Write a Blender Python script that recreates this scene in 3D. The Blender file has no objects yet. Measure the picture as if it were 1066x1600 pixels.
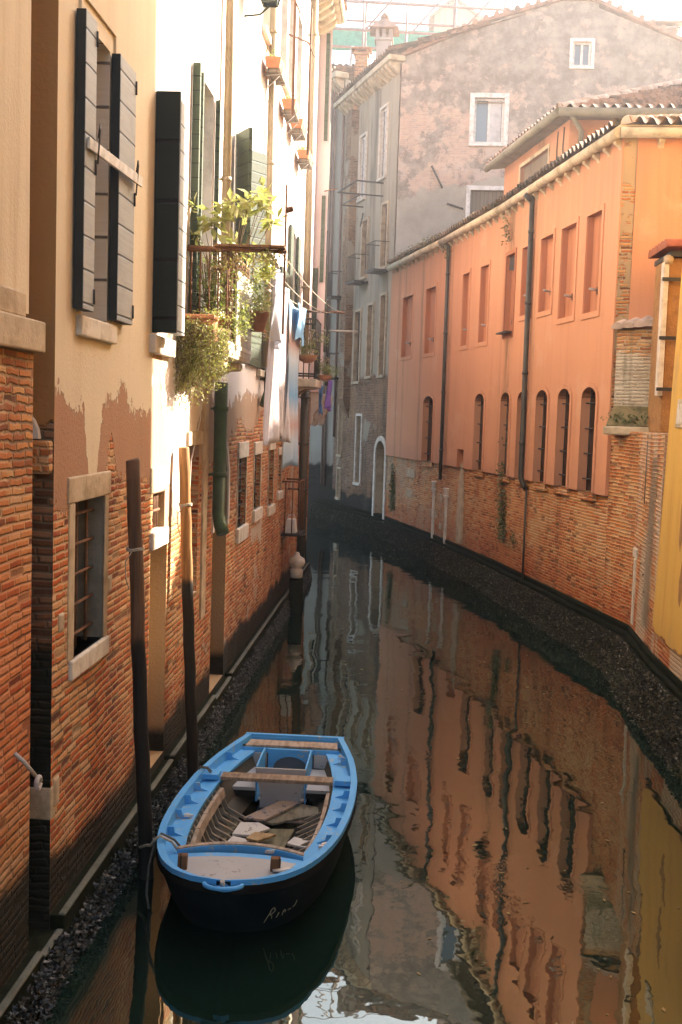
import bpy, bmesh, math, random
from mathutils import Vector, Matrix
from mathutils.bvhtree import BVHTree
random.seed(7)
SC = bpy.context.scene
COL = SC.collection
PI = math.pi
V = Vector
Z = V((0, 0, 1))

# ------------------------------------------------------------------ camera
F_PX, CAM_H = 1750.0, 3.7
def _n(v): return v.normalized()
_fwd = _n(V((638-533, 655-800, F_PX)))                       # canal direction seen in camera axes
_dn = _n(V((-.032, 1, (.032*105+145)/F_PX)))                  # plumb direction seen in camera axes
_rt = _dn.cross(_fwd)
R_WC = Matrix((_rt, _fwd, -_dn))                              # camera axes -> world
CAM_O = V((0, 0, CAM_H))
def seen(px, py, x=None, y=None, z=None):
    r = R_WC @ V((px-533, py-800, F_PX))
    t = x/r.x if x is not None else (y/r.y if y is not None else (z-CAM_H)/r.z)
    return CAM_O + r*t

# ------------------------------------------------------------------ mesh builder
ORG = {}
class MB:
    def __init__(s): s.v = []; s.f = []; s.m = []; s.uv = {}; s.sm = []
    def add(s, vs, fs, mi=0, smooth=False):
        b = len(s.v); s.v += [V(v) for v in vs]
        for f in fs: s.f.append([b+i for i in f]); s.m.append(mi); s.sm.append(smooth)
        return s
    def quad(s, a, b, c, d, mi=0): return s.add([a, b, c, d], [(0, 1, 2, 3)], mi)
    def poly(s, pts, mi=0): return s.add(pts, [tuple(range(len(pts)))], mi)
    def frame_box(s, o, ax, ay, az, mi=0):                    # box from corner o along three edge vectors
        o, ax, ay, az = V(o), V(ax), V(ay), V(az)
        vs = [o, o+ax, o+ax+ay, o+ay, o+az, o+ax+az, o+ax+ay+az, o+ay+az]
        fs = [(0, 3, 2, 1), (4, 5, 6, 7), (0, 1, 5, 4), (1, 2, 6, 5), (2, 3, 7, 6), (3, 0, 4, 7)]
        if ax.cross(ay).dot(az) < 0: fs = [tuple(reversed(f)) for f in fs]
        return s.add(vs, fs, mi)
    def box(s, x0, x1, y0, y1, z0, z1, mi=0):
        return s.frame_box((x0, y0, z0), (x1-x0, 0, 0), (0, y1-y0, 0), (0, 0, z1-z0), mi)
    def prism(s, pts, ext, mi=0):                             # planar polygon swept along a vector
        ext = V(ext); n = len(pts); pts = [V(p) for p in pts]
        nrm = V((0, 0, 0))
        for i in range(n):
            a, b = pts[i], pts[(i+1) % n]
            nrm += V(((a.y-b.y)*(a.z+b.z), (a.z-b.z)*(a.x+b.x), (a.x-b.x)*(a.y+b.y)))
        if nrm.dot(ext) > 0: pts.reverse()
        vs = pts+[p+ext for p in pts]
        fs = [tuple(range(n)), tuple(range(2*n-1, n-1, -1))]
        for i in range(n):
            j = (i+1) % n; fs.append((j, i, n+i, n+j))
        return s.add(vs, fs, mi)
    def tube(s, pts, r, n=8, mi=0, caps=True, smooth=True):
        pts = [V(p) for p in pts]; k = len(pts); b = len(s.v)
        rs = r if isinstance(r, (list, tuple)) else [r]*k
        up = None
        for i, p in enumerate(pts):
            t = _n((pts[min(i+1, k-1)]-pts[max(i-1, 0)]))
            if up is None: up = V((0, 0, 1)) if abs(t.z) < .9 else V((1, 0, 0))
            a = _n(t.cross(up)); c = _n(a.cross(t)); up = c
            for j in range(n):
                an = 2*PI*j/n; s.v.append(p+(a*math.cos(an)+c*math.sin(an))*rs[i])
        for i in range(k-1):
            for j in range(n):
                j2 = (j+1) % n
                s.f.append([b+i*n+j, b+i*n+j2, b+(i+1)*n+j2, b+(i+1)*n+j]); s.m.append(mi); s.sm.append(smooth)
        if caps:
            s.f.append([b+j for j in reversed(range(n))]); s.m.append(mi); s.sm.append(False)
            s.f.append([b+(k-1)*n+j for j in range(n)]); s.m.append(mi); s.sm.append(False)
        return s
    def lathe(s, c, prof, n=16, mi=0):
        c = V(c); b = len(s.v)
        for r, z in prof:
            for j in range(n):
                a = 2*PI*j/n; s.v.append(c+V((r*math.cos(a), r*math.sin(a), z)))
        for i in range(len(prof)-1):
            for j in range(n):
                j2 = (j+1) % n
                s.f.append([b+i*n+j, b+i*n+j2, b+(i+1)*n+j2, b+(i+1)*n+j]); s.m.append(mi); s.sm.append(True)
        s.f.append([b+j for j in reversed(range(n))]); s.m.append(mi); s.sm.append(False)
        e = b+(len(prof)-1)*n
        s.f.append([e+j for j in range(n)]); s.m.append(mi); s.sm.append(False)
        return s
    def leaf(s, p, d, nrm, L, W, mi=0):
        d = _n(d); sd = d.cross(nrm)
        if sd.length < 1e-4: sd = d.cross(V((.3, .5, .8)))
        sd.normalize(); up = sd.cross(d)
        b = len(s.v)
        s.v += [p, p+d*L*.5+sd*W*.5+up*L*.06, p+d*L, p+d*L*.5-sd*W*.5+up*L*.06]
        s.f.append([b, b+1, b+2]); s.m.append(mi); s.sm.append(False)
        s.f.append([b, b+2, b+3]); s.m.append(mi); s.sm.append(False)
    def build(s, name, mats, parent=None, bevel=0, loc=None, recalc=False):
        me = bpy.data.meshes.new(name)
        org = ORG.get(parent.name if parent else None, V((0, 0, 0)))
        if loc is not None: org = V(loc)
        me.from_pydata([tuple(v-org) for v in s.v], [], s.f)
        mats = mats if isinstance(mats, (list, tuple)) else [mats]
        for m in mats: me.materials.append(m)
        me.polygons.foreach_set('material_index', s.m)
        me.polygons.foreach_set('use_smooth', s.sm)
        if recalc:
            bm = bmesh.new(); bm.from_mesh(me); bmesh.ops.recalc_face_normals(bm, faces=bm.faces); bm.to_mesh(me); bm.free()
        uvl = me.uv_layers.new(name='UVMap')
        for p in me.polygons:                                 # metres: u along the surface, v up it
            n = p.normal
            if abs(n.z) > .92: t, w = V((1, 0, 0)), V((0, 1, 0))
            else:
                t = Z.cross(n).normalized(); w = Z if abs(n.z) < .25 else n.cross(t)
            for li in p.loop_indices:
                q = me.vertices[me.loops[li].vertex_index].co+org
                uvl.data[li].uv = (q.dot(t), q.dot(w))
        me.update()
        o = bpy.data.objects.new(name, me); COL.objects.link(o)
        if parent: o.parent = parent
        else: o.location = org
        ORG[o.name] = org
        if bevel:
            b = o.modifiers.new('edge', 'BEVEL'); b.width = bevel; b.segments = 2; b.limit_method = 'ANGLE'; b.angle_limit = .7
        return o
def tag(o, label=None, cat=None, group=None, kind=None):
    if label: o['label'] = label
    if cat: o['category'] = cat
    if group: o['group'] = group
    if kind: o['kind'] = kind
    return o
def thing(name, label, cat, loc, group=None):
    o = bpy.data.objects.new(name, None); COL.objects.link(o); o.location = loc; o.empty_display_size = .2
    ORG[o.name] = V(loc)
    return tag(o, label, cat, group)
def dup(root, loc, label=None):
    r = root.copy(); COL.objects.link(r); r.location = loc
    if label: r['label'] = label
    for ch in list(root.children):
        c = ch.copy(); COL.objects.link(c); c.parent = r
        for g in list(ch.children):
            d = g.copy(); COL.objects.link(d); d.parent = c
    return r

# ------------------------------------------------------------------ materials
class NT:
    def __init__(s, name):
        s.mat = bpy.data.materials.new(name); s.mat.use_nodes = True
        s.t = s.mat.node_tree; s.t.nodes.clear()
        s.out = s.n('ShaderNodeOutputMaterial'); s.b = s.n('ShaderNodeBsdfPrincipled')
        s.l(s.b.outputs[0], s.out.inputs[0])
        s.uv = s.n('ShaderNodeUVMap').outputs[0]
        sp = s.n('ShaderNodeSeparateXYZ'); s.l(s.uv, sp.inputs[0]); s.u, s.v = sp.outputs[0], sp.outputs[1]
        s.pos = s.n('ShaderNodeNewGeometry').outputs['Position']
        sp = s.n('ShaderNodeSeparateXYZ'); s.l(s.pos, sp.inputs[0]); s.z = sp.outputs[2]
        s.gy = sp.outputs[1]; s.gx = sp.outputs[0]
    def n(s, t): return s.t.nodes.new(t)
    def l(s, a, b): s.t.links.new(a, b)
    def put(s, inp, v):
        if isinstance(v, (int, float)): inp.default_value = v
        elif isinstance(v, (tuple, list)): inp.default_value = (*v, 1) if len(v) == 3 and len(inp.default_value) == 4 else v
        else: s.l(v, inp)
    def m(s, op, a, b=0, c=0, clamp=False):
        q = s.n('ShaderNodeMath'); q.operation = op; q.use_clamp = clamp
        s.put(q.inputs[0], a); s.put(q.inputs[1], b); s.put(q.inputs[2], c); return q.outputs[0]
    def vm(s, op, a, b):
        q = s.n('ShaderNodeVectorMath'); q.operation = op; s.put(q.inputs[0], a); s.put(q.inputs[1], b); return q.outputs[0]
    def noise(s, vec, scale=1, detail=4, rough=.55, w=None, color=False, dist=0):
        q = s.n('ShaderNodeTexNoise'); s.l(vec, q.inputs['Vector']); q.inputs['Scale'].default_value = scale
        q.inputs['Detail'].default_value = detail; q.inputs['Roughness'].default_value = rough; q.inputs['Distortion'].default_value = dist
        return q.outputs['Color'] if color else q.outputs['Fac']
    def step(s, x, a, b):
        q = s.n('ShaderNodeMapRange'); q.interpolation_type = 'SMOOTHSTEP'
        s.put(q.inputs[0], x); s.put(q.inputs[1], a); s.put(q.inputs[2], b); return q.outputs[0]
    def mix(s, f, a, b, mode='MIX'):
        q = s.n('ShaderNodeMix'); q.data_type = 'RGBA'; q.blend_type = mode; q.clamp_factor = True
        s.put(q.inputs[0], f); s.put(q.inputs[6], a); s.put(q.inputs[7], b); return q.outputs[2]
    def mixf(s, f, a, b):
        q = s.n('ShaderNodeMix'); s.put(q.inputs[0], f); s.put(q.inputs[2], a); s.put(q.inputs[3], b); return q.outputs[0]
    def ramp(s, f, stops):
        q = s.n('ShaderNodeValToRGB'); e = q.color_ramp.elements
        while len(e) < len(stops): e.new(.5)
        for el, (p, c) in zip(e, stops): el.position = p; el.color = (*c, 1)
        s.l(f, q.inputs[0]); return q.outputs[0]
    def scale(s, vec, sc): return s.vm('MULTIPLY', vec, sc)
    def comb(s, x, y, z=0):
        q = s.n('ShaderNodeCombineXYZ'); s.put(q.inputs[0], x); s.put(q.inputs[1], y); s.put(q.inputs[2], z); return q.outputs[0]
    def gauss(s, x, c, w):
        d = s.m('DIVIDE', s.m('SUBTRACT', x, c), w); return s.m('EXPONENT', s.m('MULTIPLY', s.m('MULTIPLY', d, d), -1))
    def bump(s, h, dist=.01, strength=1, nrm=None):
        q = s.n('ShaderNodeBump'); q.inputs['Distance'].default_value = dist; q.inputs['Strength'].default_value = strength
        s.l(h, q.inputs['Height'])
        if nrm: s.l(nrm, q.inputs['Normal'])
        return q.outputs[0]
    def done(s, col=None, rough=.8, nrm=None, spec=.3, metal=0):
        if col is not None: s.put(s.b.inputs['Base Color'], col)
        s.put(s.b.inputs['Roughness'], rough); s.b.inputs['Specular IOR Level'].default_value = spec
        s.b.inputs['Metallic'].default_value = metal
        if nrm is not None: s.l(nrm, s.b.inputs['Normal'])
        return s.mat
    # individual bricks: returns colour, height, random per brick
    def brick(s, pal, mortar, bw=.21, bh=.053, joint=.008, rag=.012, uv=None, pal2=None):
        uv = uv or s.uv
        nz = s.noise(uv, 9, 3, .6, color=True)
        rz = s.m('MULTIPLY', s.m('ADD', .55, s.m('MULTIPLY', s.step(s.noise(uv, .75, 3, .6), .45, .65), 2.3)), rag)
        off = s.vm('MULTIPLY', s.vm('SUBTRACT', nz, (.5, .5, .5)), s.comb(s.m('MULTIPLY', rz, 2.2), s.m('MULTIPLY', rz, 1.7), 0))
        nz2 = s.noise(uv, 1.1, 2, .5, color=True)
        off2 = s.scale(s.vm('SUBTRACT', nz2, (.5, .5, .5)), (.03, .05, 0))
        q = s.vm('ADD', s.vm('ADD', uv, off), off2)
        sp = s.n('ShaderNodeSeparateXYZ'); s.l(q, sp.inputs[0])
        r = s.m('DIVIDE', sp.outputs[1], bh); row = s.m('FLOOR', r); fr = s.m('FRACT', r)
        wn0 = s.n('ShaderNodeTexWhiteNoise'); wn0.noise_dimensions = '1D'; s.l(row, wn0.inputs['W'])
        c = s.m('ADD', s.m('DIVIDE', sp.outputs[0], bw), s.m('MULTIPLY', wn0.outputs[0], 1.0))
        colm = s.m('FLOOR', c); fc = s.m('FRACT', c)
        du = s.m('MULTIPLY', s.m('MINIMUM', fc, s.m('SUBTRACT', 1, fc)), bw)
        dv = s.m('MULTIPLY', s.m('MINIMUM', fr, s.m('SUBTRACT', 1, fr)), bh)
        d = s.m('MINIMUM', du, dv)
        jn = s.m('MULTIPLY', s.noise(uv, 5, 3, .6), joint*1.5)
        body = s.step(s.m('SUBTRACT', d, jn), -.003, .009)
        wn = s.n('ShaderNodeTexWhiteNoise'); wn.noise_dimensions = '3D'; s.l(s.comb(colm, row, 3.1), wn.inputs['Vector'])
        rnd = wn.outputs['Value']
        big = s.noise(uv, .9, 3, .6)
        f = s.m('ADD', s.m('MULTIPLY', rnd, .75), s.m('MULTIPLY', s.m('SUBTRACT', big, .38), .9), clamp=True)
        bc = s.ramp(f, [(i/(len(pal)-1), p) for i, p in enumerate(pal)])
        if pal2:
            wn3 = s.n('ShaderNodeTexWhiteNoise'); wn3.noise_dimensions = '3D'; s.l(s.comb(colm, row, 9.7), wn3.inputs['Vector'])
            zone = s.step(s.m('ADD', s.noise(s.scale(s.vm('ADD', uv, (11, 5, 0)), (1, .7, 1)), .9, 4, .62), s.m('MULTIPLY', s.m('SUBTRACT', wn3.outputs['Value'], .5), .34)), .535, .60)
            bc2 = s.ramp(s.m('ADD', s.m('MULTIPLY', wn3.outputs['Value'], .8), s.m('MULTIPLY', big, .3), clamp=True), [(i/(len(pal2)-1), q_) for i, q_ in enumerate(pal2)])
            bc = s.mix(s.m('MULTIPLY', zone, .75), bc, bc2)
        fine = s.noise(uv, 38, 3, .6)
        bc = s.mix(s.m('MULTIPLY', s.step(fine, .42, .75), .45), bc, s.mix(.5, bc, (.02, .012, .008)))
        hole = s.step(rnd, .075, .05)
        bc = s.mix(s.m('MULTIPLY', hole, .5), bc, (.05, .026, .014))
        lost = s.step(s.noise(s.scale(uv, (1, .7, 1)), 1.3, 5, .66), .50, .64)
        mort2 = s.mix(s.m('MULTIPLY', lost, .75), mortar, (.10, .06, .035))
        col = s.mix(body, mort2, bc)
        h = s.m('ADD', s.m('MULTIPLY', body, s.m('ADD', s.m('SUBTRACT', .65, s.m('MULTIPLY', hole, .9)), s.m('MULTIPLY', rnd, .5))), s.m('MULTIPLY', fine, .35))
        return col, h, rnd
    def streaks(s, sx=5, sy=.35, seed=0):
        return s.noise(s.vm('ADD', s.scale(s.uv, (sx, sy, 1)), (seed, seed*1.7, seed)), 1, 5, .6)

PAL_RED = [(.10, .026, .012), (.30, .060, .016), (.44, .098, .024), (.52, .155, .040), (.56, .27, .11)]
PAL_OCH = [(.16, .055, .022), (.34, .105, .034), (.46, .175, .056), (.52, .25, .088), (.56, .36, .17)]
PAL_ORG = [(.17, .042, .014), (.37, .090, .024), (.50, .145, .036), (.55, .205, .062), (.57, .34, .16)]
PAL_PALE = [(.22, .070, .025), (.42, .17, .058), (.52, .25, .092), (.56, .33, .15), (.58, .42, .25)]
PAL_DULL = [(.06, .03, .018), (.13, .058, .03), (.19, .088, .044), (.23, .12, .062), (.27, .18, .11)]

def mat_wall(name, pal, mortar, layers=(), damp=None, patch=None, eff=.25, bh=.053, bw=.21, extra=None, green=0, streak=.25, bstr=1.0, pal2=None):
    """brick wall with plaster coats: layers = [(colour, base z, raggedness, [(u, width, dz)...], lift)]"""
    s = NT(name)
    col, h, rnd = s.brick(pal, mortar, bw, bh, pal2=pal2)
    if eff:                                                    # pale salts on old brick
        e = s.step(s.noise(s.uv, 1.7, 6, .68), .56, .72)
        e2 = s.step(s.noise(s.scale(s.vm('ADD', s.uv, (5, 3, 0)), (1.3, .6, 1)), .8, 5, .62), .50, .66)
        col = s.mix(s.m('MULTIPLY', e2, eff*.8), col, (.52, .30, .15))
        col = s.mix(s.m('MULTIPLY', e, eff*.8), col, (.55, .42, .29))
        h = s.m('SUBTRACT', h, s.m('MULTIPLY', e, .25))
    rough_n = s.noise(s.uv, 2.4, 7, .68)
    rag_n = s.m('SUBTRACT', s.noise(s.vm('ADD', s.scale(s.uv, (1, .6, 1)), (2, 8, 0)), 8, 6, .72), .5)
    big_n = s.step(s.noise(s.scale(s.uv, (.5, .28, 1)), 1, 4, .6), .40, .66)
    col = s.mix(s.m('MULTIPLY', big_n, .45), col, s.mix(1, col, (1.25, 1.20, 1.05), 'MULTIPLY'))
    dkp = s.step(s.noise(s.scale(s.vm('ADD', s.uv, (9, 4, 0)), (1.2, .5, 1)), 1, 5, .65), .55, .72)
    col = s.mix(s.m('MULTIPLY', dkp, .5), col, s.mix(1, col, (.45, .40, .36), 'MULTIPLY'))
    wob = s.m('SUBTRACT', s.noise(s.scale(s.uv, (1.7, 1.5, 1)), 1, 6, .64), .5)
    if patch:                                                  # remains of a coat: (colour, threshold)
        pm = s.step(s.noise(s.vm('ADD', s.uv, (7.3, 2.1, 0)), patch[2], 6, .62), patch[1], patch[1]+.025)
        pc = s.mix(s.m('MULTIPLY', rough_n, .5), patch[0], s.mix(.6, patch[0], (.12, .10, .08)))
        col = s.mix(pm, col, pc); h = s.mixf(pm, h, s.m('ADD', 1.3, s.m('MULTIPLY', rough_n, .4)))
    for c, zb, rag, bumps, lift in layers:
        base = s.m('ADD', zb, s.m('MULTIPLY', wob, rag))
        for (u0, w, dz) in bumps: base = s.m('ADD', base, s.m('MULTIPLY', s.gauss(s.u, u0, w), dz))
        base = s.m('ADD', base, s.m('ADD', s.m('MULTIPLY', s.m('SUBTRACT', rough_n, .5), .35), s.m('MULTIPLY', rag_n, min(.62, rag*1.1))))
        mk = s.step(s.m('SUBTRACT', s.v, base), 0, .025)
        st = s.streaks(4.5, .30, zb)
        cl = s.noise(s.uv, .8, 4, .6)
        pc = s.mix(s.m('MULTIPLY', s.step(st, .45, .75), streak), c, s.mix(1, c, (.62, .50, .38), 'MULTIPLY'))
        pc = s.mix(s.m('MULTIPLY', s.step(cl, .5, .75), .35), pc, s.mix(1, c, (1.15, 1.1, 1.02), 'MULTIPLY'))
        col = s.mix(mk, col, pc)
        h = s.mixf(mk, h, s.m('ADD', lift, s.m('MULTIPLY', s.noise(s.uv, 30, 4, .65), .30 if lift > 1.9 else .7)))
    if green:
        g = s.step(s.noise(s.scale(s.uv, (1.6, .55, 1)), 1, 6, .7), .60, .74)
        col = s.mix(s.m('MULTIPLY', g, green), col, (.035, .045, .022))
    rgh = .88
    if damp:
        db = s.m('ADD', damp[0], s.m('MULTIPLY', s.m('SUBTRACT', s.noise(s.scale(s.uv, (1.2, .4, 1)), 1, 5, .6), .5), damp[1]))
        dm = s.m('SUBTRACT', 1, s.step(s.m('SUBTRACT', s.v, db), -.05, .10))
        wet = s.m('SUBTRACT', 1, s.step(s.m('SUBTRACT', s.v, db), 0, .9))
        col = s.mix(s.m('MULTIPLY', wet, .35), col, s.mix(1, col, (.45, .30, .26), 'MULTIPLY'))
        col = s.mix(s.m('MULTIPLY', dm, .96), col, (.009, .011, .006))
    if extra: col = extra(s, col)
    return s.done(col, rgh, s.bump(h, .014*bstr), .2)

def mat_plain(name, col, rough=.7, var=.25, vs=6, bumpd=.003, bs=25, metal=0, spec=.35, dark=None):
    s = NT(name)
    n1 = s.noise(s.pos, vs, 5, .62); n2 = s.noise(s.pos, bs, 4, .6)
    dk = dark or tuple(c*.45 for c in col)
    c = s.mix(s.m('MULTIPLY', s.step(n1, .40, .72), var*2), col, dk)
    c = s.mix(s.m('MULTIPLY', s.step(n2, .55, .75), var), c, tuple(min(1, q*1.25) for q in col))
    return s.done(c, s.m('ADD', rough-.12, s.m('MULTIPLY', n1, .24)), s.bump(n2, bumpd), spec, metal)

def mat_planks(name, col, dark, w=.11, axis='v', rough=.8, grime=.5):
    s = NT(name)
    a = s.v if axis == 'v' else s.u; o = s.u if axis == 'v' else s.v
    q = s.m('DIVIDE', a, w); fr = s.m('FRACT', q)
    d = s.m('MINIMUM', fr, s.m('SUBTRACT', 1, fr))
    line = s.m('SUBTRACT', 1, s.step(d, .015, .05))
    wn = s.n('ShaderNodeTexWhiteNoise'); wn.noise_dimensions = '1D'; s.l(s.m('FLOOR', q), wn.inputs['W'])
    grain = s.noise(s.comb(s.m('MULTIPLY', o, 2.2), s.m('MULTIPLY', a, 40), 0), 1, 5, .6)
    n1 = s.noise(s.uv, 4, 5, .65)
    c = s.mix(s.m('MULTIPLY', s.step(grain, .4, .7), .35), col, dark)
    c = s.mix(s.m('MULTIPLY', wn.outputs[0], .25), c, dark)
    c = s.mix(s.m('MULTIPLY', s.step(n1, .52, .72), grime), c, dark)
    c = s.mix(line, c, tuple(x*.25 for x in dark))
    h = s.m('SUBTRACT', s.m('MULTIPLY', grain, .25), line)
    return s.done(c, rough, s.bump(h, .006), .25)

def mat_leaf(name, a, b, c, tr=.25):
    s = NT(name)
    wn = s.n('ShaderNodeNewGeometry').outputs['Random Per Island']
    col = s.ramp(wn, [(0, a), (.5, b), (1, c)])
    s.done(col, .5, None, .35)
    tl = s.n('ShaderNodeBsdfTranslucent'); s.l(s.mix(.5, col, (.5, .6, .1), 'MIX'), tl.inputs[0])
    mx = s.n('ShaderNodeMixShader'); mx.inputs[0].default_value = tr
    s.l(s.b.outputs[0], mx.inputs[1]); s.l(tl.outputs[0], mx.inputs[2]); s.l(mx.outputs[0], s.out.inputs[0])
    return s.mat

M = {}
MORT_L = (.44, .28, .15); MORT_R = (.46, .28, .14)
M['brick_near'] = mat_wall('brick_near', PAL_OCH, MORT_L, damp=(.85, .5), eff=.4, green=.2, bstr=.9, pal2=PAL_PALE,
    extra=lambda s, c: s.mix(s.m('MULTIPLY', s.m('MULTIPLY', s.step(s.m('ADD', s.v, s.m('MULTIPLY', s.noise(s.uv, 1.2, 4), 1.0)), 4.0, 2.6), s.step(s.m('ADD', s.v, s.m('MULTIPLY', s.noise(s.uv, 1.5, 5), 1.0)), 1.4, 2.2)), .8), c, s.mix(1, c, (.95, .52, .42), 'MULTIPLY')))
M['plaster_near'] = mat_wall('plaster_near', PAL_OCH, MORT_L, [((.60, .50, .36), 2.0, .2, [], 2.0)], streak=.5)
M['house_beige'] = mat_wall('house_beige', PAL_RED, MORT_L,
    [((.36, .20, .12), 3.10, .55, [(8.42, .14, .35), (7.9, .3, -.1)], 1.35), ((.60, .50, .36), 3.72, .55, [(7.93, .15, -.85), (8.75, .14, .12), (7.15, .14, .12)], 2.1)],
    patch=((.46, .33, .22), .615, .7), damp=(.66, .55), eff=.35, streak=.18, bstr=.9, pal2=PAL_PALE)
M['house_white'] = mat_wall('house_white', PAL_RED, MORT_L,
    [((.40, .27, .18), 3.25, .9, [(10.6, 1.0, -.7), (15, 1.0, .3), (18, 1.5, .55)], 1.35), ((.70, .62, .57), 3.95, 1.1, [(11.0, .9, -1.2), (10.05, .25, .65), (13.6, .8, -.3)], 2.1)],
    patch=((.50, .40, .30), .58, .6), damp=(.70, .6), eff=.6, streak=.12, bstr=.8, pal2=PAL_PALE)
M['house_pink'] = mat_wall('house_pink', PAL_OCH, MORT_L, [((.60, .47, .45), 2.9, .25, [], 2.1)], damp=(.8, .3), streak=.15)
M['reveal_rough'] = mat_wall('reveal_rough', PAL_OCH, MORT_L, [((.40, .27, .145), -1, .2, [], 1.2)], damp=(.62, .1), green=.12)
def orange_extra(s, c):
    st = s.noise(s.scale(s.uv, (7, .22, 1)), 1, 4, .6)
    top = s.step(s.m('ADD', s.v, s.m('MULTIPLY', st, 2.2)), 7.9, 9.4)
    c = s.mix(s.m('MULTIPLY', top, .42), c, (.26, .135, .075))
    st2 = s.step(s.noise(s.vm('ADD', s.scale(s.uv, (3.2, .16, 1)), (4, 0, 0)), 1, 5, .6), .52, .70)
    c = s.mix(s.m('MULTIPLY', st2, .30), c, (.46, .20, .11))
    salt = s.step(s.noise(s.vm('ADD', s.uv, (3, 1, 0)), .7, 7, .66), .56, .66)
    c = s.mix(s.m('MULTIPLY', salt, .40), c, (.60, .35, .22))
    low = s.step(s.m('ADD', s.v, s.m('MULTIPLY', s.noise(s.uv, 1.6, 5, .65), 1.6)), 4.1, 3.2)
    c = s.mix(s.m('MULTIPLY', low, .5), c, (.44, .20, .12))
    for uu, ww, k in ((-23.08, .24, .8), (-29.9, .10, .6), (-31.7, .07, .5), (-32.4, .07, .5), (-27.4, .08, .4), (-21.3, .05, .35)):
        mk = s.m('MULTIPLY', s.gauss(s.m('ADD', s.u, s.m('MULTIPLY', s.m('SUBTRACT', s.noise(s.uv, 1.4, 4), .5), .18)), uu, ww), s.step(s.noise(s.scale(s.uv, (6, .7, 1)), 1, 5, .65), .30, .62))
        c = s.mix(s.m('MULTIPLY', mk, k), c, (.13, .085, .04))
    cr = s.step(s.noise(s.uv, 11, 6, .75), .70, .74)
    return s.mix(s.m('MULTIPLY', cr, .35), c, (.30, .15, .085))
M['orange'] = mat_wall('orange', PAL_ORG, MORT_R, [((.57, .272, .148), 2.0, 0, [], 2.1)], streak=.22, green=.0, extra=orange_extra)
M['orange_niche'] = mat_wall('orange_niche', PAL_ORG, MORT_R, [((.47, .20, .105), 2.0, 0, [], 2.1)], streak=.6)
M['orange_dark'] = mat_wall('orange_dark', PAL_DULL, MORT_R, [((.38, .15, .075), 2.0, 0, [], 1.8)], streak=.9, green=.5)
def right_extra(s, c):
    far = s.step(s.m('ADD', s.gy, s.m('MULTIPLY', s.noise(s.uv, .7, 4), 3)), 27.5, 30)
    m = s.step(s.noise(s.scale(s.uv, (1.1, .6, 1)), 1.2, 6, .68), .46, .56)
    c = s.mix(s.m('MULTIPLY', s.m('MULTIPLY', far, m), .65), c, (.40, .29, .185))
    g = s.step(s.m('ADD', s.v, s.m('MULTIPLY', s.noise(s.uv, 1.3, 5), 1.2)), 2.2, 1.2)
    c = s.mix(s.m('MULTIPLY', g, .55), c, s.mix(1, c, (1.0, .55, .36), 'MULTIPLY'))
    near = s.step(s.m('ADD', s.gy, s.m('MULTIPLY', s.noise(s.scale(s.uv, (2, .5, 1)), 1, 5), 1.6)), 18.0, 17.0)
    return s.mix(s.m('MULTIPLY', s.m('MULTIPLY', near, s.step(s.streaks(2.5, .5, 3), .40, .55)), .8), c, (.47, .37, .26))
M['brick_right'] = mat_wall('brick_right', PAL_ORG, MORT_R, damp=(.66, .25), eff=.5, green=.4, bstr=.9, pal2=PAL_PALE, extra=right_extra)
def garden_extra(s, c):
    n = s.noise(s.uv, 2.2, 6, .68)
    lo = s.step(s.m('ADD', s.v, s.m('MULTIPLY', n, .5)), 4.0, 4.12); hi = s.step(s.m('ADD', s.v, s.m('MULTIPLY', n, .9)), 5.35, 5.15)
    c = s.mix(s.m('MULTIPLY', s.m('MULTIPLY', lo, hi), .95), c, s.mix(s.step(n, .4, .65), (.52, .46, .35), (.38, .31, .21)))
    st = s.step(s.streaks(5, .5, 2), .5, .66)
    return s.mix(s.m('MULTIPLY', st, .5), c, (.16, .13, .07))
M['brick_garden'] = mat_wall('brick_garden', PAL_OCH, (.42, .33, .22), eff=.6, green=.45, pal2=PAL_PALE, extra=garden_extra)
M['plaster_pale'] = mat_wall('plaster_pale', PAL_OCH, (.42, .33, .22), [((.48, .40, .30), 0, .1, [], 1.4)], eff=.5, streak=.8, green=.4)
M['quoin'] = mat_wall('quoin', PAL_OCH, (.40, .32, .2), patch=((.40, .29, .17), .45, 2.0), eff=.5, green=.3)
M['yellow'] = mat_wall('yellow', PAL_ORG, MORT_R, [((.60, .36, .085), 1.05, .15, [(-13.4, 1.2, -.05)], 2.0)], damp=(.62, .2), streak=.5, eff=.4, green=.2,
    extra=lambda s, c: s.mix(s.m('MULTIPLY', s.step(s.noise(s.scale(s.uv, (2.2, .8, 1)), 1, 6, .65), .58, .66), .55), c, (.40, .27, .12)))
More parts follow.
